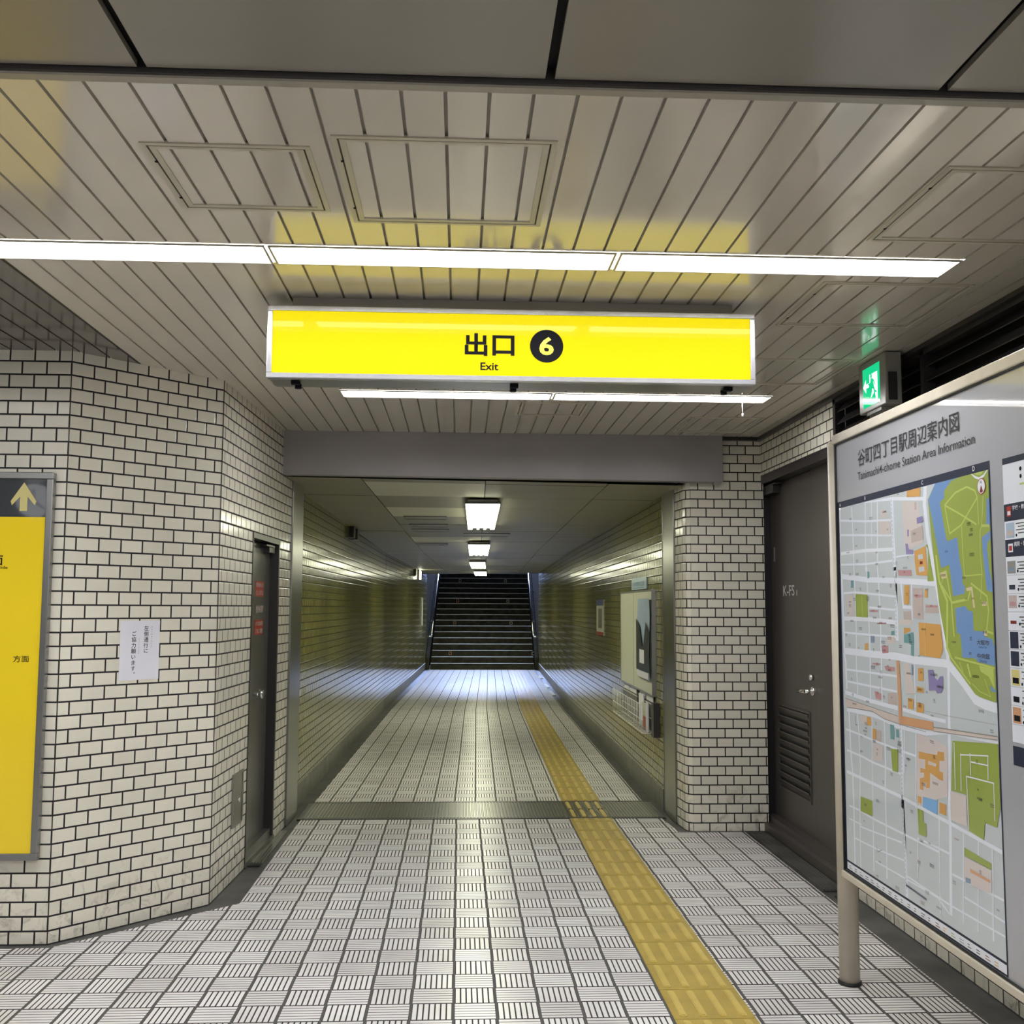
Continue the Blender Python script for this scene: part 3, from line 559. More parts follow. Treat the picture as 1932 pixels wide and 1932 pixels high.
hatch(1.320, 1.885, 3.69, 4.285, 'ceiling hatch right of the yellow sign, behind the strip light end')
hatch(1.335, 1.900, 4.87, 5.45, 'ceiling hatch beside the green escape sign')
hatch(.333, .746, 6.02, 6.445, 'small ceiling hatch behind the rear strip lights, in the middle')
hatch(1.427, 1.90, 6.42, 6.98, 'ceiling hatch in the far right corner above the pillar')

# ---------------------------------------------------------------- yellow overhead sign
sg = thing('overhead_sign', (.2, 4.05, 2.37), 'long yellow backlit exit sign under the ceiling', 'sign')
fs = Fr((0, 3.96, 0), (1,0,0), (0,0,1))
b = MB(); b.box(-.735, 1.134, 3.985, 4.155, 2.376, 2.646); b.build('housing', K['alu_d'], sg)
b = MB(); ring(b, fs, -.740, 1.139, 2.371, 2.651, .020, -.035, 0); b.build('frame', K['alu'], sg, bevel=.003)
b = MB(); fs.box(b, -.722, 1.121, 2.389, 2.633, -.03, -.008); fp = b.build('face_panel', K['sign_y'], sg)
text('出', fs, .011, 2.468, .089, 'ink', 'lettering', sg, .087, -.0060, .028)
text('口', fs, .117, 2.470, .080, 'ink', 'lettering', sg, .085, -.0060, .028)
text('Exit', fs, .0715, 2.4125, .0305, 'ink', 'lettering', sg, .069, -.0060, .02)
b = MB(); fs.poly(b, [(.326+.0645*math.cos(a*math.pi/32), 2.5105+.0645*math.sin(a*math.pi/32)) for a in range(64)], -.0065); b.build('number_disc', K['ink'], sg)
text('6', fs, .298, 2.475, .071, 'num_y', 'number', sg, .055, -.005, .025)
b = MB(); b.box(-.655, 1.065, 4.02, 4.12, 2.64, 2.701); b.build('mounting_box', K['trim'], sg)
for x in (-.641, .205, 1.05):
    b = MB(); b.box(x-.016, x+.016, 4.03, 4.055, 2.362, 2.377); b.tube((x, 4.11, 2.36), (x, 4.11, 2.378), .013, 10); b.build('latch', K['ink'], sg)

# ---------------------------------------------------------------- green escape sign
ex = thing('escape_sign', (1.975, 4.84, 2.44), 'small green glowing escape sign with running figure and left arrow', 'sign')
b = MB(); b.box(1.952, 2.03, 4.687, 5.005, 2.452, 2.695); b.build('case', K['exit_case'], ex, bevel=.004)
b = MB(); b.box(1.96, 2.02, 4.76, 4.93, 2.436, 2.452); b.tube((1.985, 4.93, 2.43), (1.985, 4.93, 2.452), .012); b.build('battery_cover', K['exit_case'], ex)
b = MB(); b.box(1.965, 2.005, 4.680, 4.688, 2.47, 2.60); b.build('side_socket', K['frame_dark'], ex)
fe = Fr((1.9515, 4.953, 2.474), (0,-1,0), (0,0,1))
b = MB(); fe.box(b, 0, .202, 0, .190, -.003, .001); b.build('green_panel', K['exit_g'], ex)
b = MB()
fe.poly(b, [(.085,.150),(.180,.150),(.180,.02),(.160,.018),(.150,.055),(.135,.085),(.105,.115),(.085,.108)], .0018)
fe.poly(b, [(.088,.030),(.135,.055),(.150,.10),(.120,.09),(.1,.06)], .0017)
fe.poly(b, [(.006,.102),(.042,.135),(.042,.112),(.078,.112),(.078,.092),(.042,.092),(.042,.069)], .0018)
b.build('white_print', K['exit_w'], ex)
b = MB()
fe.poly(b, [(.108+.011*math.cos(a*math.pi/8), .140+.011*math.sin(a*math.pi/8)) for a in range(16)], .0026)
for pts in ([(.098,.128),(.122,.130),(.140,.088),(.126,.076),(.106,.082)], [(.100,.126),(.098,.114),(.084,.106),(.070,.112),(.068,.106),(.084,.097),(.106,.106)],
            [(.120,.129),(.140,.116),(.152,.094),(.146,.090),(.134,.108),(.122,.116)], [(.126,.080),(.140,.086),(.150,.066),(.170,.058),(.168,.050),(.142,.056)],
            [(.106,.084),(.120,.080),(.112,.058),(.094,.030),(.086,.034),(.100,.060)]):
    fe.poly(b, pts, .0024)
b.build('running_figure', K['exit_g'], ex)

# ---------------------------------------------------------------- left: yellow direction poster in its case
ds = thing('direction_board', (-2.6, 4.94, .37), 'tall yellow direction board in a steel case, cut by the left edge', 'sign')
fd = Fr((0, 4.925, 0), (1,0,0), (0,0,1))
b = MB(); ring(b, fd, -3.35, -1.876, .372, 2.119, .030, -.03, .008); b.build('frame', K['alu_d'], ds, bevel=.003)
b = MB(); b.box(-3.33, -1.89, 4.93, 4.954, .38, 2.11); b.build('back_box', K['alu_d'], ds)
b = MB(); fd.rect(b, -3.32, -1.905, .401, 1.912, -.004); b.build('yellow_panel', K['poster_y'], ds)
b = MB(); fd.rect(b, -3.32, -1.905, 1.912, 2.09, -.004); b.build('dark_panel', K['poster_d'], ds)
b = MB(); fd.poly(b, [(-2.010,2.073),(-2.068,1.985),(-2.062,1.966),(-2.026,2.006),(-2.026,1.940),(-1.992,1.940),(-1.992,2.006),(-1.958,1.966),(-1.952,1.985)], -.002)
b.build('arrow_print', K['arrow'], ds)
text('方面', fd, -2.024, 1.250, .030, 'ink', 'lettering', ds, .071, -.002, .004)
text('面', fd, -2.150, 1.690, .044, 'ink', 'lettering', ds, .060, -.002, .01)
text('Side', fd, -2.110, 1.6735, .013, 'ink', 'lettering', ds, .043, -.002, .01)

# white notice on the angled wall
fB = Fr(PA, PB_-PA, (0,0,1))
nt_ = thing('paper_notice', fB.p(.402, 1.29), 'white paper notice with vertical black writing on the brick corner', 'notice')
b = MB(); fB.box(b, .296, .507, 1.15, 1.435, .0012, .0022); b.build('sheet', K['paper'], nt_)
def col(chars, a, top, step, w, mat='ink', bold=.006):
    for i, ch in enumerate(chars):
        dot = ch == '。'
        text(ch, fB, a-w/2 + (w*.6 if dot else 0), top-step*(i+1)+(step-w)/2+w*.12 + (w*.55 if dot else 0), 0, mat, 'lettering', nt_, None, .0028, bold, em=w*1.03)
col('左側通行に', .433, 1.412, .0275, .0255)
col('ご協力願います。', .368, 1.386, .0278, .0255)
col('ひだりがわつうこう', .4635, 1.410, .0118, .007, 'ink', .002)
col('きょうりょくねが', .395, 1.352, .0098, .006, 'ink', .002)

# stainless cover on face C
fC = Fr(PB_, PC_-PB_, (0,0,1))
ac = thing('wall_cover_plate', fC.p(.522, .43), 'small stainless cover plate with a lock low on the brick wall', 'cover plate')
b = MB(); fC.box(b, .405, .64, .29, .58, 0, .010); b.build('plate', K['steel'], ac, bevel=.002)
b = MB(); fC.box(b, .60, .606, .30, .57, .010, .0115); b.build('seam', K['frame_dark'], ac)
b = MB(); p = fC.p(.523, .425, .010); b.tube(p, p+fC.n*.008, .012, 14); b.build('lock', K['chrome'], ac)
for i, (zz, hh) in enumerate(((.10, .05),)):
    b = MB(); fC.poly(b, [(.50,zz),(.52,zz+.05),(.53,zz+.01)], .001); tag(b.build('chipped_tile_mark', K['black'], None), 'small dark chip in the tiles low beside the left door', 'chip')

# left steel door
d1 = bpy.data.objects.new('door_1', None); COL.objects.link(d1); d1.location = fC.p(1.13, 0); struct(d1); d1['label'] = 'grey steel door with red stickers in the left brick wall'
D = -.055
b = MB(); fC.box(b, s0+.012, s1-.03, .075, dz1-.03, D-.04, D); lf = b.build('leaf', K['door_grey'], d1, bevel=.002)
b = MB(); fC.box(b, s0, s0+.014, .02, dz1, D-.05, .004); fC.box(b, s1-.034, s1, .02, dz1, D-.05, .004); fC.box(b, s0, s1, dz1-.025, dz1+.008, D-.05, .006); b.build('frame', K['frame_dark'], d1)
b = MB(); fC.box(b, s0, s1, .0, .075, D-.05, -.01); fC.box(b, s0, s1, 0, .03, -.03, .01); b.build('threshold', K['steel_d'], d1)
b = MB(); fC.box(b, s0-.2, s1+.2, 0, 2.4, D-.2, D-.19); b.build('dark_gap', K['void'], d1)
b = MB(); fC.box(b, 1.28, 1.44, dz1-.085, dz1-.035, D, D+.04); fC.box(b, 1.15, 1.40, dz1-.05, dz1-.04, D+.01, D+.05); b.build('closer', K['frame_dark'], d1)
b = MB(); p = fC.p(1.10, .965, D); b.tube(p, p+fC.n*.045, .011); b.tube(p+fC.n*.04, p+fC.n*.062, .027, 18); b.build('knob', K['chrome'], d1)
def sticker(z0, z1, mat, body, rows, tm='stick_t'):
    b = MB(); z0, z1 = 1.507+(z0-1.507)*1.045, 1.507+(z1-1.507)*1.045; fC.box(b, s0+.335, s0+.57, z0, z1, D, D+.001); sk = b.build('sticker', K[mat], d1)
    n = len(rows); hh = (z1-z0)/n
    for i, r in enumerate(rows): text(r, fC, s0+.355, z1-hh*(i+1)+hh*.2, hh*.62, tm, 'sticker_print', sk, .205, D+.0022, .004)
sticker(1.567, 1.659, 'red', '', ['関係者以外', '立入禁止'])
sticker(1.456, 1.527, 'door_grey', '', ['機械室'])
sticker(1.338, 1.427, 'red', '', ['火気厳禁', '注意'])

# ---------------------------------------------------------------- right: brown louvred door
d2 = bpy.data.objects.new('door_2', None); COL.objects.link(d2); d2.location = (2.15, 6.6, 0); struct(d2); d2['label'] = 'dark brown louvred door marked K-FS beside the tiled pillar'
fD = Fr((2.19, 7.324, 0), (0,-1,0), (0,0,1))      # a runs towards the camera
b = MB(); fD.box(b, 0, .88, .10, 2.37, -.04, 0); b.build('leaf', K['door_brown'], d2)
b = MB(); fD.box(b, .886, 1.50, .05, 2.39, -.04, .004); b.build('side_panel', K['door_brown'], d2)
b = MB(); fD.box(b, -.08, -.006, 0, 2.44, -.05, .09); fD.box(b, -.08, 1.50, 2.375, 2.44, -.05, .085); fD.box(b, .880, .886, .1, 2.37, -.04, .003); b.build('frame', K['frame_dark'], d2)
b = MB(); fD.box(b, -.05, 1.50, 0, .055, -.05, .10); fD.box(b, -.03, 1.50, .05, .10, -.05, .055); b.build('threshold', K['door_brown'], d2)
b = MB(); ring(b, fD, .133, .780, .30, .868, .016, 0, .006); lv = b.build('louvre_frame', K['door_brown'], d2)
b = MB(); fD.box(b, .149, .764, .316, .852, .0005, .001); b.build('dark_gap', K['black'], lv)
for i in range(10):
    z = .325+.0535*i; m = MB(); m.prism([fD.p(.149, z, .001), fD.p(.149, z+.006, .001), fD.p(.149, z+.040, .013), fD.p(.149, z+.034, .015)][::1], fD.r*.615); m.build('slat', K['door_brown'], lv)
    # each slat leans outward at its foot
text('K-FS', fD, .278, 1.594, .070, 'letter_w', 'lettering', d2, .24, .0015, .01)
text('1', fD, .560, 1.594, .035, 'letter_w', 'lettering', d2, .014, .0015, .01)
b = MB(); p = fD.p(.845, 1.0, 0); b.tube(p, p+fD.n*.055, .012); b.tube(p+fD.n*.05, p+fD.n*.05-fD.r*.15+fD.u*-.01, .012); b.tube(p+fD.n*-.0, p+fD.n*.008, .028, 18)
q = fD.p(.85, 1.085, 0); b.tube(q, q+fD.n*.022, .018, 14); b.build('lever_handle', K['chrome'], d2)
b = MB(); fD.box(b, .082, .098, 1.835, 1.935, 0, .006); b.build('vent_strip', K['alu_d'], d2)
b = MB(); fD.box(b, -.02, .26, 2.300, 2.355, 0, .06); fD.box(b, .0, .34, 2.352, 2.366, .02, .06); b.build('closer', K['frame_dark'], d2, bevel=.006)

# louvre grille above the board
lg = thing('ventilation_louvre', (2.1, 4, 2.2), 'black ventilation louvres high on the wall behind the map board', 'louvre')
b = MB(); b.box(2.16, 2.17, -2, 5.75, 2.15, 2.7); b.build('dark_gap', K['black'], lg)
b = MB(); b.box(2.085, 2.14, 5.705, 5.745, 2.16, 2.68); b.box(2.085, 2.14, 4.58, 4.615, 2.16, 2.68); b.box(2.085, 2.14, -2, 5.745, 2.655, 2.685); b.box(2.085, 2.14, -2, 5.745, 2.14, 2.17); b.build('frame', K['frame_dark'], lg)
for y0, y1 in ((4.615, 5.705), (3.2, 4.58), (1.5, 3.2), (-2, 1.5)):
    for i in range(7):
        z = 2.19+.069*i; m = MB(); m.prism([(2.095, y0, z), (2.097, y0, z-.004), (2.145, y0, z+.050), (2.143, y0, z+.054)], (0, y1-y0, 0)); m.build('blade', K['frame_dark'], lg)

# ---------------------------------------------------------------- map board
ib = thing('map_board', (1.58, 3.2, 0), 'large grey station area map board on cream posts at the right', 'information board')
fb = Fr((1.55, 4.26, 0), (0,-1,0), (0,0,1)); U1 = 2.20
b = MB(); b.box(1.553, 1.60, 4.26-U1, 4.25, .46, 2.21); b.build('backing', K['post'], ib)
for z0_, z1_ in ((2.186, 2.224), (.442, .468)):
    b = MB(); fb.box(b, .0, U1, z0_, z1_, -.06, .012); b.build('frame_rail', K['post'], ib, bevel=.004)
b = MB(); fb.rect(b, .010, U1, .470, 2.186, -.002); bp_ = b.build('grey_panel', K['board_grey'], ib)
b = MB(); fb.box(b, .010, .018, .470, 2.186, -.0015, .006); fb.box(b, .010, U1, .470, .474, -.0015, .006); fb.box(b, 0.01, U1, 2.182, 2.186, -.0015, .006); b.build('gasket', K['black'], ib)
for yy in (4.335, 4.26-U1-.04):
    b = MB(); b.tube((1.59, yy, 0), (1.59, yy, 2.20), .0405, 28); b.tube((1.59, yy, 2.20), (1.59, yy, 2.212), .036, 28); po = b.build('post', K['post'], ib)
    b = MB(); b.tube((1.59, yy, 0), (1.59, yy, .012), .047, 28); b.build('foot_ring', K['black'], po)
mm = lambda a: a/1000
b = MB(); fb.rect(b, .020, 1.268, .476, 1.944, -.0012, K['navy']); fb.rect(b, .036, 1.262, .516, 1.918, -.0008, K['m_block']); fb.rect(b, .036, 1.262, .482, .508, -.0008, K['m_pale'] if 0 else K['m_white'])
lay = [0]
def clipu(p): return (min(max(p[0]/1000, .037), 1.2615), min(max(p[1]/1000, .5165), 1.9175))
def stroke_old(c, wd, arr, z):
    pts = [clipu(arr[i:i+2]) for i in range(0, len(arr), 2)]; h = wd/2000
    for i, (p, q) in enumerate(zip(pts, pts[1:])):
        d = Vector((q[0]-p[0], q[1]-p[1])); L = d.length
        if L < 1e-5: continue
        d /= L; nn = Vector((-d.y, d.x))*h; e = d*h*.7
        fb.poly(b, [clipu(((v[0])*1000, v[1]*1000)) for v in (Vector(p)-e+nn, Vector(p)-e-nn, Vector(q)+e-nn, Vector(q)+e+nn)], z, K[c])
def stroke(c, wd, arr, z):
    pts = [Vector(arr[i:i+2]) for i in range(0, len(arr), 2)]
    pts = [p for i, p in enumerate(pts) if i == 0 or (p-pts[i-1]).length > .5]
    if len(pts) < 2: return
    h = wd/2; dirs = [(q-p).normalized() for p, q in zip(pts, pts[1:])]; L, R = [], []
    for i, p in enumerate(pts):
        d0 = dirs[max(i-1, 0)]; d1 = dirs[min(i, len(dirs)-1)]; n0, n1 = Vector((-d0.y, d0.x)), Vector((-d1.y, d1.x)); nn = n0+n1
        nn = nn/(nn.length_squared)*2 if nn.length > .3 else n0
        if nn.length > 2: nn = nn.normalized()*2
        e = (d1*-h*.6) if i == 0 else ((d0*h*.6) if i == len(pts)-1 else Vector((0, 0)))
        L.append(clipu(p+nn*h+e)); R.append(clipu(p-nn*h+e))
    for i in range(len(pts)-1):
        q = [L[i], R[i], R[i+1], L[i+1]]; q = [v for j, v in enumerate(q) if abs(v[0]-q[j-1][0])+abs(v[1]-q[j-1][1]) > 1e-6]
        if len(q) >= 3: fb.poly(b, q, z, K[c])
for i, r in enumerate(MAP['R']): stroke('m_white', r[0], r[1:], -.0006+i*.00001)
for i, r in enumerate(MAP['P']):
    pts = [clipu(r[j:j+2]) for j in range(1, len(r), 2)]
    cl = [p for j, p in enumerate(pts) if p != pts[j-1]]
    fb.poly(b, cl, .0000+i*.00001, K['m_'+r[0]])
for i, r in enumerate(MAP['L']): stroke('m_'+r[0], r[1], r[2:], .0011+i*.00001)
# dashes of the subway line along the main street
for src in (9, 10):
    r = MAP['R'][src][1:]; pts = [Vector((r[j], r[j+1])) for j in range(0, len(r), 2)]
    for p, q in zip(pts, pts[1:]):
        n = int((q-p).length/14)
        for k in range(n):
            a = p.lerp(q, (k+.1)/n); c = p.lerp(q, (k+.55)/n); stroke('m_slate', 3, [a.x, a.y, c.x, c.y], .0017)
# the small place names are far too small to read: rows of tiny character blocks
rnd = random.Random(3)
for r in MAP['M']:
    c = 'm_red' if r[0] == 'red' else 'm_ink'
    for j in range(1, len(r), 2):
        n = rnd.choice((2, 3, 3, 4, 5)); s = rnd.choice((5.5, 6.5, 7.5)); x0 = r[j]-n*s*.55; y0 = r[j+1]
        for k in range(n):
            x = x0+k*s*1.1
            for dy in (0, .38, .72): stroke(c, s*.13, [x, y0+s*dy, x+s*.78, y0+s*dy], .0018)
            stroke(c, s*.15, [x+s*rnd.choice((.15,.4,.65)), y0-s*.1, x+s*rnd.choice((.2,.4,.6)), y0+s*.85], .00182)
        if rnd.random() < .4: stroke(c, 1.2, [x0, y0-4, x0+n*s*1.1, y0-4], .0018)
for k in range(22):
    u_ = 60+k*54; 
    for dy in (0, 4): stroke_c = ['m_ink', 'm_ink', 'm_red', 'm_orange', 'm_green', 'm_slate'][0 if k < 13 else (k % 6)]; fb.rect(b, mm(u_), mm(u_+rnd.choice((14, 22, 30))), .488+dy/1000*2, .4905+dy/1000*2, -.0003, K[stroke_c])
# white crossing dots
b.build('map_print', None, ib, rn=False)
cp = MB(); cu_, cv_, cr = 1.2205, 1.8735, .0245
circ = lambda r, n=40: [(cu_+r*math.cos(a*2*math.pi/n), cv_+r*math.sin(a*2*math.pi/n)) for a in range(n)]
fb.poly(cp, circ(cr), .0020, K['red']); fb.poly(cp, circ(cr*.88), .0022, K['m_white'])
fb.poly(cp, [(cu_, cv_+.004)] + [(cu_+.0195*math.sin(a), cv_-.0195*math.cos(a)) for a in (-.55,-.3,0,.3,.55)], .0024, K['m_red'])
cp.build('compass_rose', None, ib, rn=False)
text('N', fb, cu_-.005, cv_+.008, .009, 'ink', 'lettering', ib, .009, .0026, .01)
text('谷町四丁目駅周辺案内図', fb, .254, 2.060, .067, 'title', 'title_lettering', ib, .836, .0003, .004)
text('Tanimachi4-chome Station Area Information', fb, .248, 2.008, .031, 'title', 'title_lettering', ib, .938, .0003, .002)
for ch, u_, h in (('A', .047, .012), ('B', .312, .013), ('C', .813, .014), ('D', 1.167, .015)): text(ch, fb, u_, 1.925, h, 'paper', 'grid_letter', ib, None, .0003, .02)
text('大阪市', fb, 1.159, 1.403, .015, 'm_navy', 'lettering', ib, .076, .0022, .02); text('Osaka City', fb, 1.170, 1.392, .008, 'm_navy', 'lettering', ib, .05, .0022)
text('中央区', fb, 1.159, 1.363, .015, 'm_navy', 'lettering', ib, .076, .0022, .02); text('Chuo-ku', fb, 1.172, 1.352, .008, 'm_navy', 'lettering', ib, .045, .0022)
text('法円坂', fb, 1.156, 1.203, .009, 'm_ink', 'lettering', ib, .034, .0022, .01)
# listing column
b = MB(); C0, C1 = 1.341, 2.10
R_ = lambda a0, a1, b0, b1, m, c=-.0008: fb.rect(b, a0, a1, b0, b1, c, K[m])
R_(C0, C1, 1.920, 1.938, 'navy'); R_(C0, C1, 1.140, 1.920, 'm_white', -.0010)
R_(C0, C1, 1.757, 1.806, 'navy'); R_(C0, C1, 1.656, 1.705, 'navy'); R_(C0, C1, 1.076, 1.129, 'navy')
for z in (1.604, 1.552, 1.501, 1.449, 1.397, 1.345, 1.293, 1.241, 1.189): R_(C0, C1, z, z+.001, 'm_grey')
R_(1.356, 1.380, 1.770, 1.799, 'red', -.0004); R_(1.360, 1.376, 1.774, 1.785, 'm_white', -.0002); R_(1.357, 1.382, 1.669, 1.693, 'm_white', -.0004); R_(1.361, 1.378, 1.673, 1.687, 'red', -.0002)
thumbs = [(1.709,1.752,'photo_b','m_brown'),(1.609,1.644,'m_grey','m_slate'),(1.558,1.596,'m_white','navy'),(1.512,1.548,'m_brown','m_rose'),(1.462,1.492,'m_white','m_red'),
          (1.400,1.446,'navy','navy'),(1.297,1.341,'arrow','ink'),(1.351,1.392,'navy','navy'),(1.245,1.289,'m_white','ink'),(1.193,1.237,'m_station','ink')]
for z0, z1, m1, m2 in thumbs:
    R_(1.348, 1.392, z0, z1, m1, -.0006); R_(1.354, 1.386, z0+.006, z0+.5*(z1-z0), m2, -.0004)
    for k in range(4):
        R_(1.402+.01*(k % 2), 1.47+.05*(k % 3), z1-.006-.009*k, z1-.003-.009*k, 'm_ink', -.0006)
    fb.poly(b, [(1.403+.0045*math.cos(a), z0+.006+.0045*math.sin(a)) for a in [i*math.pi/6 for i in range(12)]], -.0005, K['ink'])
for z in (1.898, 1.877): fb.poly(b, [(1.437+.006*math.cos(a), z+.006*math.sin(a)) for a in [i*math.pi/6 for i in range(12)]], -.0005, K['ink'])
R_(1.43, 1.47, 1.853, 1.858, 'm_light', -.0005)
b.build('listing_print', None, ib, rn=False)
text('学校・教育機関', fb, 1.386, 1.786, .0135, 'paper', 'lettering', ib, .11, -.0003, .01); text('病院・医院', fb, 1.388, 1.684, .0135, 'paper', 'lettering', ib, .08, -.0003, .01)

# ---------------------------------------------------------------- corridor fittings
def lamp(x0, y0, y1, label):
    t = thing('corridor_light', (x0+.14, (y0+y1)/2, 2.34), label, 'ceiling light', 'corridor ceiling lights')
    zb = zc(x0, (y0+y1)/2)-.055; xs = .0156 if y0 < 15 else .0282; dx = xs*(y1-y0)
    b = MB(); b.prism([(x0+.02,y0+.02,zb+.025),(x0+.26,y0+.02,zb+.025),(x0+.26+dx,y1-.02,zb+.025),(x0+.02+dx,y1-.02,zb+.025)], (0,0,.024)); b.build('case', K['alu_d'], t)
    b = MB(); b.prism([(x0,y0,zb+.012),(x0+.28,y0,zb+.012),(x0+.28,y0-.012,zb+.028),(x0,y0-.012,zb+.028)], (0,.03,0)); b.prism([(x0,y0,zb+.012),(x0+.28,y0,zb+.012),(x0+.28+dx,y1,zb+.012),(x0+dx,y1,zb+.012)], (0,0,.018)); b.build('rim', K['frame_dark'], t)
    b = MB(); b.prism([(x0+.004,y0+.004,zb),(x0+.276,y0+.004,zb),(x0+.276+dx,y1-.004,zb),(x0+.004+dx,y1-.004,zb)], (0,0,.012)); b.build('diffuser', K['lamp_c'], t)
    b = MB()
    for s in ((.25, .5, .75)): b.box(x0+dx+.28*s-.022, x0+dx+.28*s+.022, y1-.22, y1-.03, zb-.002, zb)
    for s in (.2, .5, .8): b.box(x0+.28*s-.03, x0+.28*s+.03, y0+.70, y0+.72, zb-.002, zb)
    b.build('lens_clip', K['slat_back'], t)
lamp(.037, 8.30, 10.90, 'nearest box light on the corridor ceiling, largest')
lamp(.100, 13.3, 15.9, 'second box light along the corridor ceiling')
lamp(.160, 18.3, 20.9, 'third box light along the corridor ceiling')
lamp(.305, 23.2, 25.7, 'farthest box light on the corridor ceiling, just before the stairs')
def cvent(x0, x1, y0, y1, label):
    t = thing('corridor_ceiling_hatch', ((x0+x1)/2, (y0+y1)/2, 2.36), label, 'ceiling hatch', 'hatches in the corridor ceiling')
    fr = Fr((0, 0, zc(x0, y0)+.001), (1,0,0), (0,-1,0)); b = MB(); ring(b, fr, x0, x1, -y1, -y0, .010, -.004, .006, None, .02); b.build('rim', K['frame_dark'], t)
    b = MB(); fr.box(b, x0+.01, x1-.01, -y1+.02, -y0-.02, -.003, .003); b.build('lid', K['cpanel'], t)
cvent(-.54, -.13, 9.98, 10.32, 'shallow hatch left of the nearest corridor light'); cvent(-.53, -.13, 10.85, 11.20, 'second hatch along the left of the corridor ceiling')
cvent(-.53, -.12, 11.45, 11.85, 'third hatch along the left of the corridor ceiling'); cvent(.035, .575, 12.05, 12.5, 'wide hatch between the first two corridor lights')
cvent(-.58, -.16, 13.85, 14.2, 'farthest hatch at the left, set in the pale board')
fRt = Fr((cx(8.0)+1.385, 8.0, 0), (-.0156,-1,0), (0,0,1))   # a is negative going down the corridor
A_ = lambda y: -(y-8.0)
nb = thing('notice_panel', fRt.p(A_(9.1), 1.2), 'large cream notice panel on the right corridor wall', 'notice board')
b = MB(); fRt.box(b, A_(10.04), A_(8.26), .829, 1.645, .004, .03); b.build('panel', K['board_w'], nb)
b = MB(); ring(b, fRt, A_(10.04)-.012, A_(8.26)+.012, .817, 1.657, .014, .0, .034); b.build('frame', K['alu_d'], nb)
b = MB(); fRt.box(b, A_(9.25), A_(9.24), .83, 1.645, .03, .0305); b.build('seam', K['stone'], nb)
po_ = thing('poster', fRt.p(A_(8.6), 1.27), 'blue and black photo poster curling on the cream notice panel', 'poster')
def wavy(c0, u0, u1, z0, z1, name, mat, parent, fr, n=8, amp=.012):
    b = MB(); pts = [(u0, c0+amp*.2), (u0+(u1-u0)*.35, c0), (u0+(u1-u0)*.7, c0+amp*.3), (u1, c0+amp)]
    for i in range(n):
        za, zb = z0+(z1-z0)*i/n, z0+(z1-z0)*(i+1)/n; f = lambda z, k: k[1]+amp*.8*math.sin((z-z0)/(z1-z0)*7+k[0]*3)*.5+amp*.4
        for p, q in zip(pts, pts[1:]):
            b.face([fr.p(p[0], za, f(za, p)), fr.p(q[0], za, f(za, q)), fr.p(q[0], zb, f(zb, q)), fr.p(p[0], zb, f(zb, p))])
    return b.build(name, K[mat], parent, rn=False)
wavy(.034, A_(8.93), A_(8.275), .935, 1.585, 'sheet', 'photo_b', po_, fRt)
b = MB(); 
fRt.poly(b, [(A_(8.92),1.00),(A_(8.29),1.00),(A_(8.29),1.33),(A_(8.42),1.40),(A_(8.55),1.20),(A_(8.62),1.20),(A_(8.75),1.36),(A_(8.92),1.42)], .0555); b.build('dark_print', K['photo_d'], po_)
b = MB(); fRt.rect(b, A_(8.90), A_(8.30), .945, .995, .0555); fRt.rect(b, A_(8.74), A_(8.50), 1.06, 1.17, .0565); b.build('white_print', K['paper'], po_)
bs = thing('direction_plate', fRt.p(A_(9.05), 1.72), 'small pale blue plate above the cream notice panel', 'sign')
b = MB(); fRt.box(b, A_(9.46), A_(8.635), 1.668, 1.768, .002, .012); b.build('plate', K['blue_l'], bs)
text('谷町筋北東', fRt, A_(9.38), 1.695, .042, 'blue', 'lettering', bs, .66, .014, .01); b = MB(); fRt.rect(b, A_(9.36), A_(8.74), 1.680, 1.687, .0135); b.build('underline', K['blue'], bs)
sp_ = thing('safety_poster', fRt.p(A_(11.9), 1.4), 'narrow poster with blue top and red foot, farther along the wall', 'poster')
b = MB(); fRt.box(b, A_(12.28), A_(11.61), 1.20, 1.60, .002, .008); b.build('sheet', K['board_w'], sp_)
b = MB(); fRt.rect(b, A_(12.28), A_(11.61), 1.535, 1.60, .009); b.build('blue_band', K['blue_d'], sp_)
b = MB(); fRt.rect(b, A_(12.28), A_(11.61), 1.20, 1.238, .009); b.build('red_band', K['red'], sp_)
b = MB(); fRt.rect(b, A_(12.1), A_(11.75), 1.28, 1.50, .009); b.build('picture_print', K['stone'], sp_)
def rack(y0, y1, label, full):
    t = thing('leaflet_rack', fRt.p(A_((y0+y1)/2), .6), label, 'leaflet rack', 'wire leaflet racks'); b = MB(); c = .10
    for z in (.53, .63, .745):
        for cc in (.012, c): b.tube(fRt.p(A_(y1), z, cc), fRt.p(A_(y0), z, cc), .003, 6)
    n = 9
    for i in range(n+1):
        a = A_(y1)+(y1-y0)*i/n; b.tube(fRt.p(a, .53, c), fRt.p(a, .745, c), .0025, 6); b.tube(fRt.p(a, .53, c), fRt.p(a, .53, .01), .0025, 6)
    b.build('wire_frame', K['white'], t)
    b = MB(); fRt.box(b, A_(y1)+.02, A_(y0)-.02, .53, .76, .004, .010); b.build('back_plate', K['stone'], t)
    return t
rack(9.16, 10.10, 'empty wire leaflet rack under the notice panel, farther one', 0)
rack(8.30, 9.08, 'wire leaflet rack with leaflets under the notice panel, nearer one', 1)
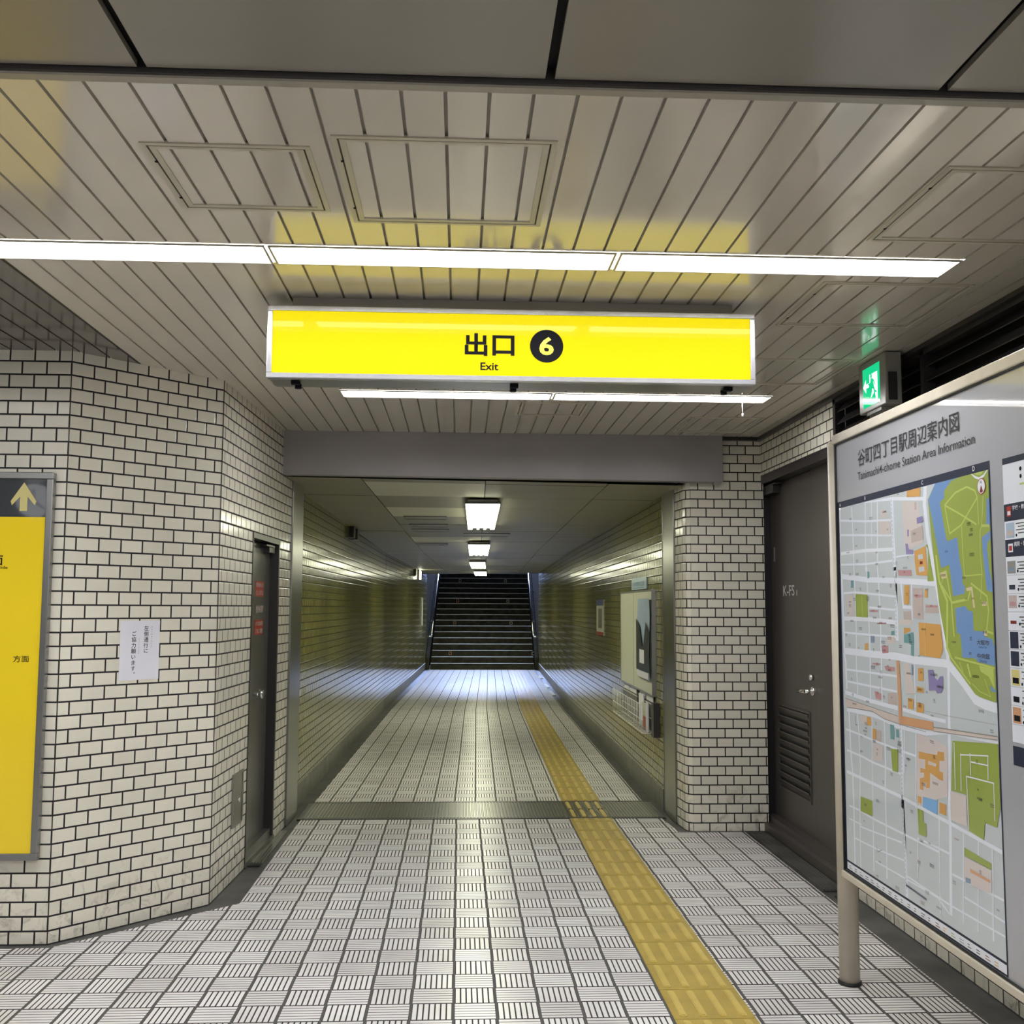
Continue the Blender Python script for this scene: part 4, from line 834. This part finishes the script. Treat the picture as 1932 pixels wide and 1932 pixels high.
for i, (ya, yb, z0, z1, mt) in enumerate(((8.98,8.72,.54,.79,'paper'), (8.70,8.50,.54,.74,'board_w'), (8.42,8.32,.535,.77,'paper'), (8.62,8.44,.55,.64,'red'))):
    b = MB(); cc = (.02, .035, .05, .045)[i]; fRt.box(b, A_(ya), A_(yb), z0, z1, cc, cc+.008)
    tag(b.build('leaflet', K[mt], None), ['white leaflets sticking up at the far side of the nearer rack', 'cream leaflets in the middle of the nearer rack', 'white leaflets at the near end of the nearer rack', 'red leaflets low in the nearer rack'][i], 'leaflets', 'leaflets in the rack')
for i, (ya, yb) in enumerate(((9.95,9.62), (9.58,9.20), (9.0,8.72), (8.66,8.34))):
    b = MB(); fRt.box(b, A_(ya), A_(yb), .765, .812, .008, .014); tag(b.build('rack_label', K['paper'], None), ['white label card above the rack, farthest of four', 'white label card above the rack, second from the far end', 'white label card above the rack, second from the near end', 'white label card above the rack, nearest of four'][i], 'label', 'label cards above the racks')
b = MB(); fRt.box(b, A_(8.20), A_(8.10), .52, .78, .0, .05); tag(b.build('wall_box', K['frame_dark'], None), 'dark narrow box on the wall between leaflet rack and steel guide', 'box')
fLt = Fr((cx(8.09)-1.38, 8.09, 0), (.0156,1,0), (0,0,1)); fLf = Fr((cx(15.83)-1.38, 15.83, 0), (.0282,1,0), (0,0,1))
b = MB(); fLt.box(b, 3.1, 3.25, 2.24, 2.36, 0, .05); fLt.box(b, 3.45, 3.62, 2.24, 2.36, 0, .05); fLt.box(b, 3.1, 3.62, 2.30, 2.35, 0, .03)
tag(b.build('cable_box', K['pipe'], None), 'black cable box under the ceiling edge of the left corridor wall', 'box')
b = MB(); fLf.box(b, 5.9, 6.1, 2.15, 2.295, 0, .03); tag(b.build('cable_clip', K['pipe'], None), 'small black cable clips high on the far left corridor wall', 'clip')
wl = thing('wall_lamp', fLf.p(7.05, 2.2), 'small bright wall lamp high at the far left near the stairs', 'lamp')
b = MB(); fLf.box(b, 6.95, 7.2, 2.10, 2.30, 0, .035); b.build('case', K['alu_d'], wl); b = MB(); fLf.box(b, 6.96, 7.19, 2.11, 2.29, .035, .06); b.build('diffuser', K['lamp_c'], wl)
b = MB(); fLf.box(b, 8.15, 8.55, 1.09, 1.73, .004, .02); tag(b.build('wall_sign', K['white'], None), 'narrow white sign on the left wall just before the stairs', 'sign')
for i, y in enumerate((18.3, 20.1, 22.6)):
    b = MB(); x = cx(y)+1.30; b.box(x-.03, x+.03, y, y+.9, 0, .012); tag(b.build('floor_patch', K['white'], None), 'small white plate at the foot of the right wall, %s of three' % ('nearest', 'middle', 'farthest')[i], 'plate', 'white plates at the wall foot')
# clock behind the viewer, seen mirrored in the dark glass of the direction board
ck = thing('station_clock', (-4.17, -.65, 2.3), 'round white lit clock hanging behind the viewer', 'clock')
cX, cY, cZ = -4.17, -.65, 2.53
b = MB(); b.tube((cX,cY,cZ), (cX,cY+.06,cZ), .165, 40); b.build('dial', emi('lit_clock_dial', (.85,.85,.9,1), .5), ck)
b = MB(); b.box(cX-.006, cX+.006, cY+.062, cY+.066, cZ, cZ+.11); b.obox((cX,cY+.064,cZ), (.8,0,-.6), (0,1,0), (.6,0,.8), -.02,.14,-.002,.002,-.006,.006); b.build('hand', K['ink'], ck)
b = MB(); b.tube((cX, cY+.03, cZ+.16), (cX, cY+.03, 2.70), .012); b.build('hanger', K['alu_d'], ck)
